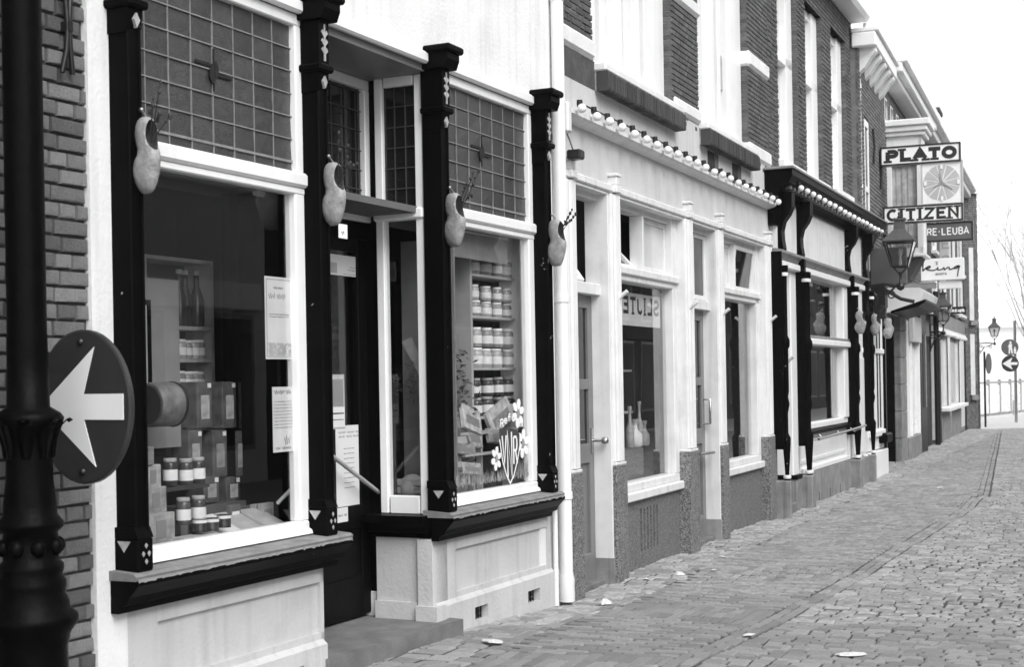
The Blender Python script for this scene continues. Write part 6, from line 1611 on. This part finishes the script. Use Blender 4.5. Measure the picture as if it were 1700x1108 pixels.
# ================================================================== the other side of the street (behind the camera's right, mirrored in the panes)
OPP=[(-9.0,-2.6,6.4,'brick_house'),(-2.6,2.8,6.0,'brick_house'),(2.8,9.4,5.2,'cream_render'),(9.4,15.2,6.6,'brick_mirror_dark'),(15.2,22.0,6.4,'brick_mirror_dark'),(22.0,30.5,6.8,'brick_mirror_dark'),(30.5,39,6.2,'brick_mirror_dark'),(39,48,6.6,'brick_mirror_dark'),(48,58,6.2,'brick_mirror_dark'),(58,72,6.6,'brick_mirror_dark')]  # farthest four houses added, dark ones blackened, to keep mirrored panes dark
ON=['first brick house','dark brick house with a white fascia','third brick house','fourth dark house','fifth brick house','sixth dark house','seventh brick house','added eighth dark house','ninth brick house','added last dark house']
for k,(s0,s1,h_,mm) in enumerate(OPP):
    t=FB.thing('opposite_house',f'{ON[k]} across the street, mirrored in the shop windows','house'); D0=-10.5
    MB().box(s0,s1-.02,D0-5,D0,-.05,h_).build('wall',mm,t); m=MB(); m.box(s0,s1-.02,D0,D0+.25,h_-.35,h_,.02); m.build('cornice','white_paint' if k<3 else 'grey_paint',t)
    m=MB(); m.prism_x([(D0,h_),(D0-2.5,h_+2.2),(D0-5,h_)],s0,s1-.02); m.build('roof','roof_tile',t)
    nw=max(2,int((s1-s0)/1.9)); wd=(s1-s0)/nw
    for i in range(nw):
        c0=s0+wd*(i+.5)
        for (z0,z1,ww) in ((.6,2.7,.62),(3.5,5.2,.45),(5.6,6.8,.42)):
            if z1>h_-.4: continue
            o=BOX('window_frame','grey_paint' if k<4 else 'sign_mid',t,c0-ww-.08,c0+ww+.08,D0,D0+.04,z0-.08,z1+.08); BOX('pane','dark_glass' if k<3 else 'room_dark',o,c0-ww,c0+ww,D0+.041,D0+.05,z0,z1)
    BOX('shop_fascia','white_paint' if k in (1,2) else 'sign_mid' if k<4 else 'room_dark',t,s0+.2,s1-.25,D0,D0+.12,2.85,3.3,.02)

# ---- fuller stock
rr=random.Random(31)
def bottle_row(frame,u0,u1,n_,dd,z,where,group,sc=1.0):
    for i in range(n_):
        t=bottle(f'{["first","second","third","fourth","fifth","sixth","seventh","eighth","ninth"][i]} bottle on {where}',group); k=sc*rr.uniform(.75,1.1); t.scale=(k,k,k*rr.uniform(.85,1.15)); place(t,frame,u0+(u1-u0)*i/(n_-1)+rr.uniform(-.015,.015),dd+rr.uniform(-.02,.02),z)
sh2=b.thing('bottle_shelves','dim pale shelves of bottles deep in the first cream window','shelves')
for z_ in (1.30,1.68): BOX('shelf','shelf',sh2,.5,1.85,.5,.68,z_-.02,z_)
bottle_row(b,.6,1.75,9,.56,1.302,'the lower dim shelf, first cream window','cream window lower bottles'); bottle_row(b,.6,1.75,9,.56,1.682,'the upper dim shelf, first cream window','cream window upper bottles',.8)
sh3=b.thing('bottle_shelves','dim shelves of bottles in the second cream window','shelves')
for z_ in (1.05,1.85): BOX('shelf','shelf',sh3,3.5,4.9,.5,.68,z_-.02,z_)
bottle_row(b,3.7,4.85,9,.56,1.052,'the low shelf, second cream window','second cream window bottles')
# left window of the white shop: packets and books along the foot, cartons behind
BK=[(300,905,.10,.05),(318,903,.30,.10),(392,880,.28,.09),(412,876,.33,.11),(430,873,.30,.07),(446,868,.26,.10),(462,864,.30,.08),(478,860,.24,.09)]
BL=['flat packet in front of the open box','upright packet behind the small tins','upright book left of the leaflets','upright book behind the leaflets','slim book behind the leaflets','wide book behind the fan of leaflets','slim packet right of the leaflets','last packet by the white stick']
for (x,y,D_,w_),lb in zip(BK,BL):
    u,_=a.at(x,y,D_); hh=rr.uniform(.10,.17) if D_>.15 else .03; t=a.thing('shop_packet',lb+', left window','packet',u,D_,Zf,rr.uniform(-.3,.3)); MB().box(-w_/2,w_/2,0,.035,0.001,hh,.003).build('carton',rr.choice(('carton_light','paper_dim','carton')),t); MB().box(-w_*.35,w_*.35,-.0015,.002,hh*.3,hh*.75).build('front_print',rr.choice(('ink_soft','label_white')),t)
for k in range(5):
    u,_=a.at(300+k*26,720,.85); t=a.thing('tall_canister',['first','second','third','fourth','fifth'][k]+' tall canister in the back row of the left window','canister',u+.12,.78,Zf+.28); m=MB(); m.lathe([(.06,0),(.06,.22),(.05,.235)],(0,0,0),14); m.build('canister',('jar_pale','carton_light')[k%2],t); m=MB(); m.lathe([(.0605,.07),(.0605,.15)],(0,0,0),14,True,False); m.build('paper_label','label_white',t)
bc=a.thing('back_counter','dark counter at the back of the left window','counter'); BOX('counter','room_mid',bc,a.U(290,720,.85),a.U(460,720,.85),.70,1.0,Zf-.3,Zf+.278,.004)
tb=a.thing('strip_lamp_housing','short pale lamp housing under the ceiling of the left window','lamp'); u0,z0=a.at(470,331,.3); u1,_=a.at(490,331,.3); m=MB(); m.tube([(u0-.25,.3,z0+.01),(u1,.3,z0+.01)],.02,8); m.build('tube','bulb',tb)

# ================================================================== the thin winter haze of the street
hz=bpy.data.materials.new('haze'); hz.use_nodes=True
hn=hz.node_tree; hn.nodes.clear(); ho=hn.nodes.new('ShaderNodeOutputMaterial'); hv=hn.nodes.new('ShaderNodeVolumePrincipled')
hv.inputs['Color'].default_value=(.92,.92,.92,1); hv.inputs['Density'].default_value=.0007; hv.inputs['Anisotropy'].default_value=.2
hn.links.new(hv.outputs['Volume'],ho.inputs['Volume']); MATS['haze']=hz
MB().box(-30,110,-14,175,-1.1,16).build('haze','haze',None,label='thin pale winter haze filling the street',kind='stuff')
